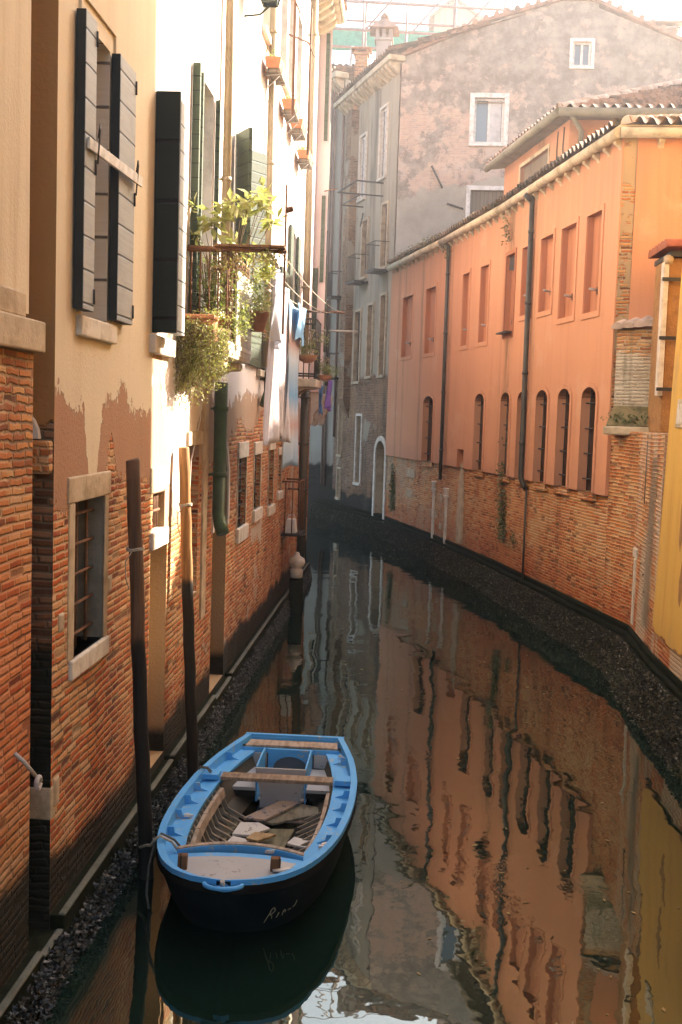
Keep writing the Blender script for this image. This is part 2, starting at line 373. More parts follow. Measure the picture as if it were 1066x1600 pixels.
def gable_extra(s, c):
    n1 = s.noise(s.uv, .32, 8, .66); n2 = s.noise(s.vm('ADD', s.uv, (3, 9, 0)), 1.0, 9, .74)
    up = s.step(s.m('ADD', s.v, s.m('MULTIPLY', s.m('SUBTRACT', n1, .5), 5)), 11.6, 15.2)
    dk = s.step(s.m('ADD', n2, s.m('MULTIPLY', up, .17)), .50, .57)
    br = s.step(s.m('ADD', s.noise(s.vm('ADD', s.uv, (6, 2, 0)), .5, 7, .68), s.m('MULTIPLY', s.gauss(s.u, 1.2, 2.2), .16)), .56, .62)
    c = s.mix(s.m('MULTIPLY', br, .32), c, s.brick(PAL_OCH, (.40, .30, .22))[0])
    c = s.mix(s.m('MULTIPLY', dk, .85), c, s.mix(s.step(s.noise(s.uv, 2.2, 6, .7), .35, .65), (.12, .11, .09), (.29, .255, .21)))
    c = s.mix(s.m('MULTIPLY', s.step(s.noise(s.vm('ADD', s.uv, (1, 4, 0)), 1.8, 8, .72), .54, .60), .55), c, (.50, .36, .29))
    cm = s.m('SUBTRACT', 1, s.step(s.m('ADD', s.v, s.m('ADD', s.m('MULTIPLY', s.m('SUBTRACT', n2, .5), 1.4), s.m('MULTIPLY', s.u, -.22))), 10.45, 10.53))
    c = s.mix(cm, c, s.mix(s.step(n1, .35, .65), (.40, .36, .30), (.25, .23, .19)))
    return c
M['gable'] = mat_wall('gable', PAL_OCH, (.38, .30, .23), [((.44, .355, .30), 3, 0, [], 1.8)], patch=None, eff=.5, extra=gable_extra, bstr=2)
M['goth'] = mat_wall('goth', PAL_DULL, (.26, .20, .14), [((.34, .285, .21), 5.0, .7, [], 1.8)], damp=(1.15, .9), eff=.35, streak=.8, green=.75, patch=((.33, .27, .19), .60, .6),
    extra=lambda s, c: s.mix(s.m('MULTIPLY', s.step(s.streaks(1.6, .16, 5), .52, .70), .75), c, (.055, .048, .034)))
M['breast'] = mat_wall('chimney_breast', PAL_DULL, (.24, .19, .13), patch=((.30, .25, .18), .56, .5), eff=.4, green=.5, streak=.5)
M['far'] = mat_wall('far', PAL_DULL, (.16, .14, .11), [((.27, .245, .195), 1.9, .5, [], 1.8)], damp=(2.0, .9), streak=.6, green=.5)
M['far_warm'] = mat_wall('far_warm', PAL_OCH, (.4, .3, .2), [((.42, .33, .24), 3, 0, [], 1.8)], streak=.4)
M['stone'] = mat_plain('istrian_stone', (.58, .52, .43), .75, .3, 7, .004, 30, dark=(.28, .22, .15))
M['stone_grey'] = mat_plain('grey_stone', (.21, .185, .145), .85, .35, 5, .006, 24, dark=(.10, .085, .06))
M['stone_warm'] = mat_plain('warm_stone', (.46, .36, .24), .8, .35, 5, .006, 24, dark=(.22, .15, .08))
M['stone_algae'] = mat_plain('algae_stone', (.015, .017, .009), .95, .4, 5, .01, 18, spec=.05, dark=(.007, .008, .004))
M['stone_edge'] = mat_plain('worn_stone_edge', (.12, .12, .09), .75, .45, 4, .006, 20, dark=(.06, .06, .04))
M['cornice'] = mat_plain('cornice_stone', (.52, .43, .29), .85, .4, 3, .006, 20, dark=(.20, .15, .085))
M['iron'] = mat_plain('dark_iron', (.035, .032, .028), .6, .3, 12, .002, 40)
M['iron_white'] = mat_plain('galvanised_iron', (.42, .38, .34), .55, .3, 12, .002, 40)
M['rust'] = mat_plain('rusty_iron', (.17, .075, .032), .85, .4, 12, .003, 40, dark=(.06, .03, .016))
M['glass'] = NT('dark_glass').done((.012, .014, .013), .08, None, .6)
M['glass_sky'] = NT('window_glass').done((.10, .13, .15), .05, None, .9)
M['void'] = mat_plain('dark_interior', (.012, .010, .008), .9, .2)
M['green_shaded'] = mat_planks('shaded_green_shutter', (.010, .018, .013), (.004, .008, .006), .5, 'v', .6, .3)  # green leaf; shade on its near side is put into the colour
M['green'] = mat_planks('green_shutter', (.055, .075, .045), (.025, .035, .022), .14, 'v', .6, .4)
M['shutter_grey'] = mat_planks('grey_shutter', (.34, .35, .34), (.20, .21, .205), .22, 'v', .6, .45)
M['panel_cream'] = mat_planks('cream_panel', (.52, .47, .40), (.36, .31, .25), .31, 'v', .65, .3)
M['shutter_edge'] = mat_plain('shutter_edge', (.012, .016, .014), .6, .3)
M['wood_brown'] = mat_planks('weathered_brown_wood', (.15, .075, .034), (.06, .03, .016), .10, 'u', .8, .5)
M['wood_grey'] = mat_planks('grey_wood', (.20, .165, .125), (.09, .07, .05), .12, 'u', .85, .5)
M['pipe_tan'] = mat_plain('tan_pipe', (.30, .235, .14), .5, .25, 3, .001, 30)
M['pipe_green'] = mat_plain('green_pipe', (.045, .085, .030), .45, .4, 4, .002, 20, dark=(.02, .03, .015))
M['pipe_dark'] = mat_plain('dark_pipe', (.060, .055, .040), .5, .35, 4, .002, 20)
M['pipe_brown'] = mat_plain('brown_pipe', (.20, .12, .085), .5, .3, 4, .002, 20)
M['gutter'] = mat_plain('lead_gutter', (.20, .18, .125), .6, .35, 3, .003, 20, dark=(.09, .085, .06))
M['tile'] = mat_plain('roof_tile', (.33, .20, .135), .85, .55, 2.2, .006, 22, dark=(.10, .08, .062))
M['tile_moss'] = mat_plain('mossy_tile', (.20, .13, .08), .9, .6, 2.5, .008, 22, dark=(.05, .05, .028))
M['ridge'] = mat_plain('ridge_tile', (.52, .40, .32), .8, .4, 3, .005, 22, dark=(.24, .17, .12))
M['terracotta'] = mat_plain('terracotta', (.42, .17, .075), .75, .3, 6, .003, 30)
M['terracotta_cap'] = mat_plain('terracotta_cap', (.32, .085, .030), .7, .3, 6, .003, 30)
M['stucco_rough'] = mat_plain('rough_stucco', (.33, .17, .06), .95, .35, 8, .02, 26, dark=(.20, .10, .04))
M['white_frame'] = mat_plain('white_painted_frame', (.60, .58, .54), .6, .35, 9, .003, 30, dark=(.30, .27, .22))
M['curtain'] = mat_plain('curtain', (.45, .46, .46), .9, .3, 4, .01, 12)
M['plaster_white'] = mat_plain('white_plaster', (.66, .62, .58), .85, .3, 3, .004, 25)
M['rope'] = mat_plain('rope', (.42, .37, .29), .9, .4, 30, .003, 80)
M['rope_dark'] = mat_plain('dark_rope', (.10, .09, .075), .9, .4, 30, .003, 80)
M['lead'] = mat_plain('mossy_slope', (.20, .155, .075), .95, .6, 5, .02, 22, dark=(.085, .075, .03))
M['mesh_green'] = mat_plain('green_netting', (.10, .42, .30), .9, .3, 5, .01, 12)
M['steel'] = mat_plain('scaffold_steel', (.30, .20, .17), .6, .3, 6, .002, 30)

def mat_pole(name, top, zdark):
    s = NT(name)
    g = s.noise(s.scale(s.pos, (22, 22, 1.6)), 1, 5, .65); n = s.noise(s.pos, 5, 4, .6)
    c = s.mix(s.step(g, .38, .7), top, tuple(x*.5 for x in top))
    c = s.mix(s.m('MULTIPLY', s.step(n, .55, .7), .35), c, tuple(x*.4 for x in top))
    edge = s.m('ADD', s.z, s.m('MULTIPLY', s.m('SUBTRACT', s.noise(s.pos, 9, 4, .6), .5), .12))
    dk = s.m('SUBTRACT', 1, s.step(edge, zdark, zdark+.12))
    c = s.mix(s.m('MULTIPLY', dk, .97), c, (.008, .008, .006))
    return s.done(c, .75, s.bump(g, .012), .3)
M['pole_a'] = mat_pole('mooring_pole_wood', (.135, .075, .042), 1.85)
M['pole_b'] = mat_pole('mooring_pole_ochre', (.38, .185, .06), 2.02)

def mat_water():
    s = NT('canal_water')
    p = s.pos
    n1 = s.noise(s.scale(p, (.8, 1.0, 1)), 1.45, 2, .35, dist=.3); n0 = s.noise(p, .55, 1, .4)
    n2 = s.noise(s.scale(p, (1.2, .9, 1)), 5.5, 2, .5)
    n3 = s.noise(s.scale(p, (1, .8, 1)), 17, 2, .5)
    patch = s.step(s.noise(p, .32, 3, .5), .50, .62)
    h = s.m('ADD', s.m('ADD', s.m('MULTIPLY', n1, .0060), s.m('MULTIPLY', n0, .016)), s.m('MULTIPLY', n2, .0006))
    h = s.m('ADD', h, s.m('MULTIPLY', s.m('MULTIPLY', n3, patch), .0008))
    q = s.bump(h, 1.0, 1.0)
    s.b.inputs['IOR'].default_value = 2.15; s.b.inputs['Specular Tint'].default_value = (.93, 1, .84, 1)
    sp = s.step(s.noise(p, 60, 2, .5), .80, .82)
    c = s.mix(s.m('MULTIPLY', sp, .0), (.005, .015, .010), (.2, .2, .18))
    return s.done(c, .015, q, .5)
M['water'] = mat_water()

def mat_mussel():
    s = NT('mussel_crust')
    wn = s.n('ShaderNodeNewGeometry').outputs['Random Per Island']
    c = s.ramp(wn, [(0, (.005, .005, .004)), (.6, (.013, .012, .009)), (.84, (.034, .031, .022)), (.95, (.08, .075, .055)), (1, (.22, .21, .18))])
    return s.done(c, .45, None, .5)
M['mussel'] = mat_mussel()
def mat_mussel2():
    s = NT('oyster_crust')
    wn = s.n('ShaderNodeNewGeometry').outputs['Random Per Island']
    c = s.ramp(wn, [(0, (.010, .009, .006)), (.45, (.026, .022, .012)), (.78, (.055, .047, .025)), (.95, (.11, .095, .058)), (1, (.22, .20, .15))])
    g = s.step(s.noise(s.pos, 1.1, 5, .65), .52, .66)
    c = s.mix(s.m('MULTIPLY', g, .7), c, s.mix(.6, c, (.045, .052, .016)))
    return s.done(c, .75, None, .25)
M['oyster'] = mat_mussel2()
M['leaf_trail'] = mat_leaf('trailing_leaf', (.16, .18, .05), (.30, .30, .09), (.44, .38, .18))
M['leaf_dark'] = mat_leaf('dark_leaf', (.03, .06, .015), (.07, .11, .028), (.13, .16, .05))
M['leaf_pale'] = mat_leaf('citrus_leaf', (.20, .21, .075), (.31, .30, .13), (.42, .39, .21), .3)
M['leaf_dry'] = mat_leaf('dry_leaf', (.16, .08, .03), (.27, .15, .06), (.36, .26, .12))
M['leaf_basket'] = mat_leaf('basket_leaf', (.09, .12, .045), (.18, .20, .085), (.30, .26, .12))
M['petal'] = mat_leaf('petal', (.45, .08, .05), (.6, .3, .25), (.7, .6, .55))
M['weed'] = mat_leaf('weed_leaf', (.03, .05, .015), (.07, .09, .025), (.13, .13, .05), .1)
M['stem'] = mat_plain('plant_stem', (.16, .10, .05), .85, .3)
# boat
def mat_paint(name, col, wear, under, rough=.45, spec=.4):
    s = NT(name)
    n1 = s.noise(s.pos, 7, 6, .68); n2 = s.noise(s.pos, 28, 4, .65); n3 = s.noise(s.pos, 2.0, 3, .5)
    c = s.mix(s.m('MULTIPLY', s.step(n3, .4, .7), .35), col, tuple(min(1, q*1.25+.02) for q in col))
    w = s.step(s.m('ADD', s.m('MULTIPLY', n1, .7), s.m('MULTIPLY', n2, .3)), wear, wear+.03)
    c = s.mix(w, c, under)
    d = s.step(n2, .60, .80); c = s.mix(s.m('MULTIPLY', d, .35), c, tuple(q*.4 for q in col))
    return s.done(c, s.m('ADD', rough, s.m('MULTIPLY', n1, .2)), s.bump(n2, .0015), spec)
M['boat_blue'] = mat_paint('blue_boat_paint', (.058, .300, .620), .59, (.30, .34, .34))
M['boat_grey'] = mat_paint('grey_deck_paint', (.32, .325, .325), .63, (.20, .18, .155), .6)
M['boat_hull'] = mat_paint('dark_hull_paint', (.0025, .007, .009), .74, (.018, .018, .015), .75, .08)
M['boat_rub'] = mat_paint('rubbing_strake', (.007, .006, .005), .66, (.03, .022, .018), .7, .1)
M['boat_in'] = mat_paint('boat_lining', (.060, .050, .034), .60, (.022, .019, .012), .55)
M['boat_rib'] = mat_paint('boat_rib', (.20, .175, .13), .58, (.07, .055, .035), .7)
M['bilge'] = NT('bilge_water').done((.012, .011, .007), .05, None, .5)
def mat_wood(name, a, b, sc=1):
    s = NT(name)
    g = s.noise(s.scale(s.pos, (26*sc, 5*sc, 9)), 1, 5, .6); n = s.noise(s.pos, 6, 5, .65)
    c = s.mix(s.step(g, .36, .68), a, b); c = s.mix(s.m('MULTIPLY', s.step(n, .52, .68), .6), c, tuple(x*.5 for x in b))
    return s.done(c, .75, s.bump(g, .004), .3)
M['wood_pale'] = mat_wood('pale_worn_wood', (.36, .29, .225), (.22, .165, .115))
M['wood_thwart'] = mat_wood('thwart_wood', (.29, .215, .145), (.16, .105, .065))
M['wood_olive'] = mat_wood('olive_plank', (.155, .140, .080), (.075, .068, .038))
M['wood_olive2'] = mat_wood('grey_olive_plank', (.21, .195, .145), (.11, .10, .068))
M['wood_white'] = mat_paint('white_painted_board', (.46, .455, .43), .60, (.10, .088, .062), .7)
M['wood_tan'] = mat_wood('tan_plank', (.36, .255, .125), (.20, .125, .055))
M['wood_blueworn'] = mat_paint('worn_blue_board', (.34, .27, .215), .54, (.085, .115, .16), .75)
M['letter'] = NT('faded_lettering').done((.30, .27, .17), .7)
def mat_cloth(name, fn):
    s = NT(name); c = fn(s)
    s.done(c, .9, s.bump(s.noise(s.pos, 45, 3, .6), .003), .15)
    tl = s.n('ShaderNodeBsdfTranslucent'); s.put(tl.inputs[0], c)
    mx = s.n('ShaderNodeMixShader'); mx.inputs[0].default_value = .3
    s.l(s.b.outputs[0], mx.inputs[1]); s.l(tl.outputs[0], mx.inputs[2]); s.l(mx.outputs[0], s.out.inputs[0])
    return s.mat
M['sheet'] = mat_cloth('shaded_white_sheet', lambda s: s.mix(s.m('MULTIPLY', s.step(s.noise(s.scale(s.pos, (1, 3, .5)), 6, 5, .7), .52, .62), .65), (.56, .52, .54), (.36, .25, .24)))  # white cloth, its pinkish-grey shading put into the colour as blotches
M['sheet_plain'] = mat_cloth('white_sheet', lambda s: s.comb(.62, .62, .68))
M['towel'] = mat_cloth('striped_towel', lambda s: s.ramp(s.m('FRACT', s.m('MULTIPLY', s.m('ADD', s.z, s.m('MULTIPLY', s.noise(s.pos, 5, 3), .12)), .95)),
    [(0, (.27, .36, .46)), (.25, (.42, .46, .50)), (.45, (.44, .28, .24)), (.6, (.44, .43, .46)), (.8, (.17, .32, .48)), (1, (.27, .36, .46))]))
M['cloth_blue'] = mat_cloth('blue_cloth', lambda s: s.comb(.22, .40, .58))
M['cloth_purple'] = mat_cloth('purple_cloth', lambda s: s.comb(.24, .14, .52))
M['cloth_navy'] = mat_cloth('bright_blue_cloth', lambda s: s.comb(.08, .22, .50))
M['plastic_white'] = mat_plain('white_plastic', (.62, .60, .56), .5, .2)
# ------------------------------------------------------------------ wall sheets with real openings
class Plane:
    """vertical plane: origin a (plan), direction d along the wall, n outward"""
    def __init__(s, a, b, n=None):
        s.a = V((a[0], a[1], 0)); d = V((b[0]-a[0], b[1]-a[1], 0)); s.L = d.length; s.d = d/s.L
        s.n = V((s.d.y, -s.d.x, 0)) if n is None else V((*n, 0))
    
    def p(s, u, z, off=0): return s.a+s.d*u+s.n*off+Z*z
    def u_of(s, px, py):
        r = R_WC @ V((px-533, py-800, F_PX))
        den = r.dot(s.n); t = (s.a-CAM_O).dot(s.n)/den
        q = CAM_O+r*t
        return (q-s.a).dot(s.d), q.z
def arch_pts(u0, u1, zs, z1, k=8):
    c = (u0+u1)/2; w = (u1-u0)/2; r = z1-zs
    return [(c-w*math.cos(PI*i/k), zs+r*math.sin(PI*i/k)) for i in range(k+1)]
def face(mb, P, pts, mi=0, flip=False):
    # pts in (u,z,off); orient outward
    vs = [P.p(*q) for q in pts]
    mb.add(vs, [tuple(range(len(vs))) if not flip else tuple(reversed(range(len(vs))))], mi)
def wall(mb, P, u0, u1, z0, z1, ops=(), mi=0, off=0, top=None):
    """ops: dict(u0,u1,z0,z1,depth,rise,rm) rm = material slot of the reveals"""
    s = 1 if P.d.cross(Z).dot(P.n) > 0 else -1                # orientation sign
    us = sorted({u0, u1, *[q for o in ops for q in (o['u0'], o['u1']) if u0 < q < u1]})
    zs = sorted({z0, z1, *[q for o in ops for q in (o['z0'], o['z1']) if z0 < q < z1]})
    for i in range(len(us)-1):
        for j in range(len(zs)-1):
            a, b, c, e = us[i], us[i+1], zs[j], zs[j+1]
            cu, cz = (a+b)/2, (c+e)/2
            if any(o['u0'] < cu < o['u1'] and o['z0'] < cz < o['z1'] for o in ops): continue
            face(mb, P, [(a, c, off), (b, c, off), (b, e, off), (a, e, off)], mi, s < 0)
    if top:                                                    # gable polygon above z1
        face(mb, P, [(u0, z1, off), (u1, z1, off)]+[(u, z, off) for u, z in top], mi, s < 0)
    for o in ops:
        a, b, c, e, dp = o['u0'], o['u1'], o['z0'], o['z1'], o.get('depth', .3)
        rm = o.get('rm', mi); r = o.get('rise', 0)
        prof = [(a, c), (b, c)]
        if r:
            ar = arch_pts(a, b, e-r, e)
            prof += list(reversed(ar))
            m = len(ar)//2
            face(mb, P, [(a, e, off)]+[(u, z, off) for u, z in ar[:m+1]], mi, s > 0)
            face(mb, P, [(b, e, off)]+[(u, z, off) for u, z in reversed(ar[m:])], mi, s < 0)
        else: prof += [(b, e), (a, e)]
        n = len(prof)
        for i in range(n):
            (ua, za), (ub, zb) = prof[i], prof[(i+1) % n]
            if abs(ua-ub)+abs(za-zb) < 1e-6: continue
            face(mb, P, [(ua, za, off), (ua, za, off-dp), (ub, zb, off-dp), (ub, zb, off)], rm, s < 0)
def back(mb, P, o, off=0, mi=0, inset=0, dd=.0):
    """panel closing an opening at its depth"""
    s = 1 if P.d.cross(Z).dot(P.n) > 0 else -1
    a, b, c, e, r = o['u0']+inset, o['u1']-inset, o['z0']+inset, o['z1']-inset, o.get('rise', 0)
    pr = [(a, c), (b, c)]+(list(reversed(arch_pts(a, b, e-r, e))) if r else [(b, e), (a, e)])
    k = off-o.get('depth', .3)+dd
    face(mb, P, [(u, z, k) for u, z in pr], mi, s < 0)
def pbox(mb, P, u0, u1, z0, z1, o0, o1, mi=0):                 # box in wall coordinates
    return mb.frame_box(P.p(u0, z0, o0), P.d*(u1-u0), P.n*(o1-o0), Z*(z1-z0), mi)
def body(mb, pts, z0, z1, mi=0, skip=(0,), cap=True):          # closed plan polygon extruded, edges in skip left open for wall sheets
    n = len(pts)
    area = sum(pts[i][0]*pts[(i+1) % n][1]-pts[(i+1) % n][0]*pts[i][1] for i in range(n))
    if area < 0: pass
    for i in range(n):
        if i in skip: continue
        a, b = pts[i], pts[(i+1) % n]
        q = [(*a, z0), (*b, z0), (*b, z1), (*a, z1)]
        mb.poly(q if area > 0 else list(reversed(q)), mi)
    if cap:
        q = [(*p, z1) for p in pts]; mb.poly(q if area > 0 else list(reversed(q)), mi)
def arch_ring(mb, P, o, w, o0, o1, mi=0, legs=True):           # raised architrave round an opening
    a, b, c, e, r = o['u0'], o['u1'], o['z0'], o['z1'], o.get('rise', 0)
    inn = [(a, c)]+(arch_pts(a, b, e-r, e) if r else [(a, e), (b, e)])+[(b, c)]
    out = [(a-w, c)]+(arch_pts(a-w, b+w, e-r, e+w) if r else [(a-w, e+w), (b+w, e+w)])+[(b+w, c)]
    for i in range(len(inn)-1):
        q = [inn[i], inn[i+1], out[i+1], out[i]]
        mb.prism([P.p(u, z, o0) for u, z in q], P.n*(o1-o0), mi)
def grille(mb, P, u0, u1, z0, z1, off, nu, nz, r=.010, mi=0):
    for i in range(nu):
        u = u0+(u1-u0)*(i+.5)/nu; mb.tube([P.p(u, z0, off), P.p(u, z1, off)], r, 6, mi)
    for i in range(nz):
        z = z0+(z1-z0)*(i+.5)/nz; mb.tube([P.p(u0, z, off+r), P.p(u1, z, off+r)], r, 6, mi)

def tile_roof(mb, a, b, c, d, pitch=.19, course=.34, amp=.055, mi=0, jit=.02):
    """barrel tiles: eave a->b, ridge d->c (a under d, b under c)"""
    a, b, c, d = map(V, (a, b, c, d))
    nrm = (b-a).cross(d-a).normalized()
    if nrm.z < 0: nrm = -nrm
    L = (b-a).length; S = max((d-a).length, (c-b).length)
    nu = max(1, int(L/pitch))*6; nv = max(1, int(S/course))
    rows = []
    rnd = random.Random(int(L*100)+int(S*10))
    for j in range(nv):
        for e in (0, 1):
            v = (j+e*.999)/nv; row = []
            for i in range(nu+1):
                u = i/nu
                p = a.lerp(b, u).lerp(d.lerp(c, u), v)
                h = amp*math.cos(2*PI*i/6)+(.035 if e == 0 else 0.0)
                rnd.seed(i//6*7919+j*31); h += rnd.uniform(-jit, jit)
                row.append(p+nrm*(h+amp))
            rows.append(row)
    base = len(mb.v)
    for r in rows: mb.v += r
    w = nu+1
    for j in range(len(rows)-1):
        for i in range(nu):
            q = [base+j*w+i, base+j*w+i+1, base+(j+1)*w+i+1, base+(j+1)*w+i]
            f = [mb.v[k] for k in q]
            if (f[1]-f[0]).cross(f[3]-f[0]).dot(nrm) < 0 and j % 2 == 0: q.reverse()
            mb.f.append(q); mb.m.append(mi); mb.sm.append(j % 2 == 0)
    # underside deck
    mb.quad(a, d, c, b, mi)
def ridge_row(mb, a, b, r=.11, step=.36, mi=0):
    a, b = V(a), V(b); d = b-a; n = max(1, int(d.length/step)); t = d.normalized(); sd = t.cross(Z).normalized(); up = sd.cross(t)
    for i in range(n):
        p0 = a+d*(i/n); p1 = a+d*((i+1.08)/n)
        ring = []
        for p, rr in ((p0, r), (p1, r*.86)):
            ring += [p+sd*math.cos(PI*k/8)*rr+up*math.sin(PI*k/8)*rr for k in range(9)]
        b0 = len(mb.v); mb.v += ring
        for k in range(8): mb.f.append([b0+k, b0+k+1, b0+9+k+1, b0+9+k]); mb.m.append(mi); mb.sm.append(True)
        inner = [p0+sd*math.cos(PI*k/8)*r*.8+up*math.sin(PI*k/8)*r*.8 for k in range(9)]
        b1 = len(mb.v); mb.v += inner
        for k in range(8): mb.f.append([b0+k+1, b0+k, b1+k, b1+k+1]); mb.m.append(mi); mb.sm.append(False)
        mb.poly([p0+up*-.01]+inner, mi)

def scatter_crust(mb, fn, n, smin, smax, mi=0, seed=1):
    """small closed shells; fn(rnd) gives point and outward normal"""
    rd = random.Random(seed)
    for _ in range(n):
        p, nr = fn(rd)
        t = V((rd.uniform(-1, 1), rd.uniform(-1, 1), rd.uniform(-1, 1))); t = (t-nr*t.dot(nr)).normalized(); w = nr.cross(t)
        L = rd.uniform(smin, smax); W = L*rd.uniform(.4, .6); H = L*rd.uniform(.35, .75)
        tl = nr*1.0+t*rd.uniform(-.5, .5)+w*rd.uniform(-.5, .5); tl.normalize()
        b = len(mb.v)
        mb.v += [p+t*L*.5, p+w*W*.5, p-t*L*.5, p-w*W*.5, p+tl*H+t*L*.12, p-nr*.01]
        for f in ((0, 1, 4), (1, 2, 4), (2, 3, 4), (3, 0, 4)):
            mb.f.append([b+k for k in f]); mb.m.append(mi); mb.sm.append(False)

def leaves_blob(mb, c, rad, n, size, seed, mi=0, droop=0.0, flat=1.0, thin=0.3):
    rd = random.Random(seed); c = V(c)
    subs = [V((rd.gauss(0, .55), rd.gauss(0, .55), rd.gauss(0, .55))) for _ in range(max(4, n//45))]
    for _ in range(n):
        s = rd.choice(subs); q = s+V((rd.gauss(0, thin), rd.gauss(0, thin), rd.gauss(0, thin)))
        p = c+V((q.x*rad[0], q.y*rad[1], q.z*rad[2]))
        d = V((rd.gauss(0, 1), rd.gauss(0, 1), rd.gauss(0, .6)-droop)); nr = V((rd.gauss(0, .6), rd.gauss(0, .6), 1))
        L = size*rd.uniform(.6, 1.35)
        mb.leaf(p, d, nr, L, L*rd.uniform(.4, .6), mi)
def strand(mb_s, mb_l, pts, n, size, seed, r=.004, mi_l=0, mi_s=0, spread=.05):
    rd = random.Random(seed); pts = [V(p) for p in pts]
    mb_s.tube(pts, r, 4, mi_s)
    for _ in range(n):
        k = rd.uniform(0, len(pts)-1.001); i = int(k); p = pts[i].lerp(pts[i+1], k-i)
        p = p+V((rd.gauss(0, spread), rd.gauss(0, spread), rd.gauss(0, spread)))
        mb_l.leaf(p, V((rd.gauss(0, 1), rd.gauss(0, 1), rd.gauss(-.2, .7))), V((rd.gauss(0, .5), rd.gauss(0, .5), 1)), size*rd.uniform(.6, 1.3), size*.5, mi_l)

# ------------------------------------------------------------------ water, sky, sun, camera
mb = MB(); mb.quad((-150, -60, 0), (150, -60, 0), (150, 240, 0), (-150, 240, 0))
tag(mb.build('water', M['water']), kind='structure')

w = bpy.data.worlds.new('World'); SC.world = w; w.use_nodes = True
nt = w.node_tree; sky = nt.nodes.new('ShaderNodeTexSky'); sky.sky_type = 'NISHITA'; sky.sun_disc = False
SUN_AZ, SUN_EL = math.radians(48.5), math.radians(31)
sky.sun_elevation = SUN_EL; sky.sun_rotation = SUN_AZ; sky.dust_density = 4.0; sky.air_density = 1.0; sky.ozone_density = .6
bg = nt.nodes['Background']; nt.links.new(sky.outputs[0], bg.inputs[0]); bg.inputs[1].default_value = .12
L = bpy.data.lights.new('sun', 'SUN'); L.energy = 4.6; L.angle = math.radians(.6); L.color = (1, .92, .80)
so = bpy.data.objects.new('sun', L); COL.objects.link(so)
sd = V((math.sin(SUN_AZ)*math.cos(SUN_EL), math.cos(SUN_AZ)*math.cos(SUN_EL), math.sin(SUN_EL)))
so.rotation_euler = sd.to_track_quat('Z', 'Y').to_euler(); so.location = (10, 20, 30)
cam = bpy.data.cameras.new('camera'); co = bpy.data.objects.new('camera', cam); COL.objects.link(co)
rt, dn, fw = R_WC @ V((1, 0, 0)), R_WC @ V((0, 1, 0)), R_WC @ V((0, 0, 1))
mw = Matrix((rt, -dn, -fw)).transposed().to_4x4(); mw.translation = CAM_O; co.matrix_world = mw
cam.sensor_fit = 'VERTICAL'; cam.sensor_height = 36; cam.lens = 36*F_PX/1600; cam.clip_end = 600; cam.clip_start = .05
SC.camera = co
SC.view_settings.view_transform = 'Standard'; SC.view_settings.look = 'None'; SC.view_settings.gamma = 1
SC.view_settings.exposure = EXPO = 2.68
SC.view_settings.use_white_balance = True; SC.view_settings.white_balance_temperature = 6850; SC.view_settings.white_balance_tint = 10
SC.cycles.max_bounces = 8; SC.cycles.diffuse_bounces = 6; SC.cycles.glossy_bounces = 4
SC.cycles.sample_clamp_indirect = 8

# ------------------------------------------------------------------ left bank
XW = -2.25
PL = Plane((XW, 0), (XW, 10), (1, 0))                         # u = y along the left houses
# ledge the houses stand on
mb = MB()
for y0, y1, zt in ((-1.5, 6.66, .30), (6.66, 7.06, .26), (7.06, 9.62, .35), (9.62, 10.55, .33), (10.55, 12.98, .36), (12.98, 14.15, .31), (14.15, 20.3, .35), (20.3, 25.6, .33)):
    mb.box(-2.9, -2.155, y0, y1-.012, -.6, zt, 0)
    mb.box(-2.20, -2.149, y0+.004, y1-.02, zt-.012, zt+.012, 1)
tag(mb.build('quay_ledge', [M['stone_algae'], M['stone_edge']], bevel=.012), kind='structure')
mb = MB()
def f_l(rd):
    y = -1+26.5*(rd.random()**1.5); z = rd.uniform(-.02, .29)-.08*rd.random()
    k = math.sin(y*5.1)*.02+math.sin(y*13)*.015
    return V((-2.155+rd.uniform(0, .045)+(.28-z)*.16+k*.4, y, z+k)), V((.9, 0, .45)).normalized()
scatter_crust(mb, f_l, 22000, .018, .048, 0, 3)
mb.add([(-2.16, -1.4, .26), (-2.09, -1.4, -.05), (-2.09, 25.5, -.05), (-2.16, 25.5, .26)], [(0, 1, 2, 3)], 1)
tag(mb.build('mussel_crust', [M['mussel'], M['stone_algae']]), 'crust of dark mussels along the left quay wall at the waterline', 'mussels', kind='stuff')

# --- near brick house at the left edge
A = thing('brick_house', 'ochre brick house at the left edge with a grey stone ledge under pale plaster', 'house', (XW, 3, 0))
mb = MB(); wall(mb, PL, -1.5, 6.63, .2, 4.02)
body(mb, [(XW, -1.5), (XW, 6.63), (-5, 6.63), (-5, -1.5)], .2, 4.02)
mb.build('wall', M['brick_near'], A)
mb = MB(); P2 = Plane((XW-.02, 0), (XW-.02, 10), (1, 0)); wall(mb, P2, -1.5, 6.60, 4.25, 13)
body(mb, [(XW-.02, -1.5), (XW-.02, 6.60), (-5, 6.60), (-5, -1.5)], 4.25, 13)
mb.build('upper_wall', M['plaster_near'], A)
mb = MB(); mb.box(-5, XW+.06, -1.5, 6.68, 4.025, 4.21, 0); mb.box(-5, XW+.02, -1.5, 6.45, 4.213, 4.36, 0)
mb.build('stone_ledge', M['stone_warm'], A, bevel=.012)
mb = MB(); mb.box(XW-.1, XW+.02, 4.6, 5.7, .62, .80, 0); mb.build('stone_block', M['stone'], A, bevel=.02)
mb = MB(); mb.tube([(XW+.002, 6.35, 1.66), (XW+.05, 6.38, 1.60), (XW+.10, 6.44, 1.50)], .012, 8)
mb.tube([V((XW+.11, 6.46, 1.45))+V((.0, math.cos(t*.5)*.035, math.sin(t*.5)*.035)) for t in range(13)], .016, 8)
mb.build('mooring_hook', M['iron_white'], A)

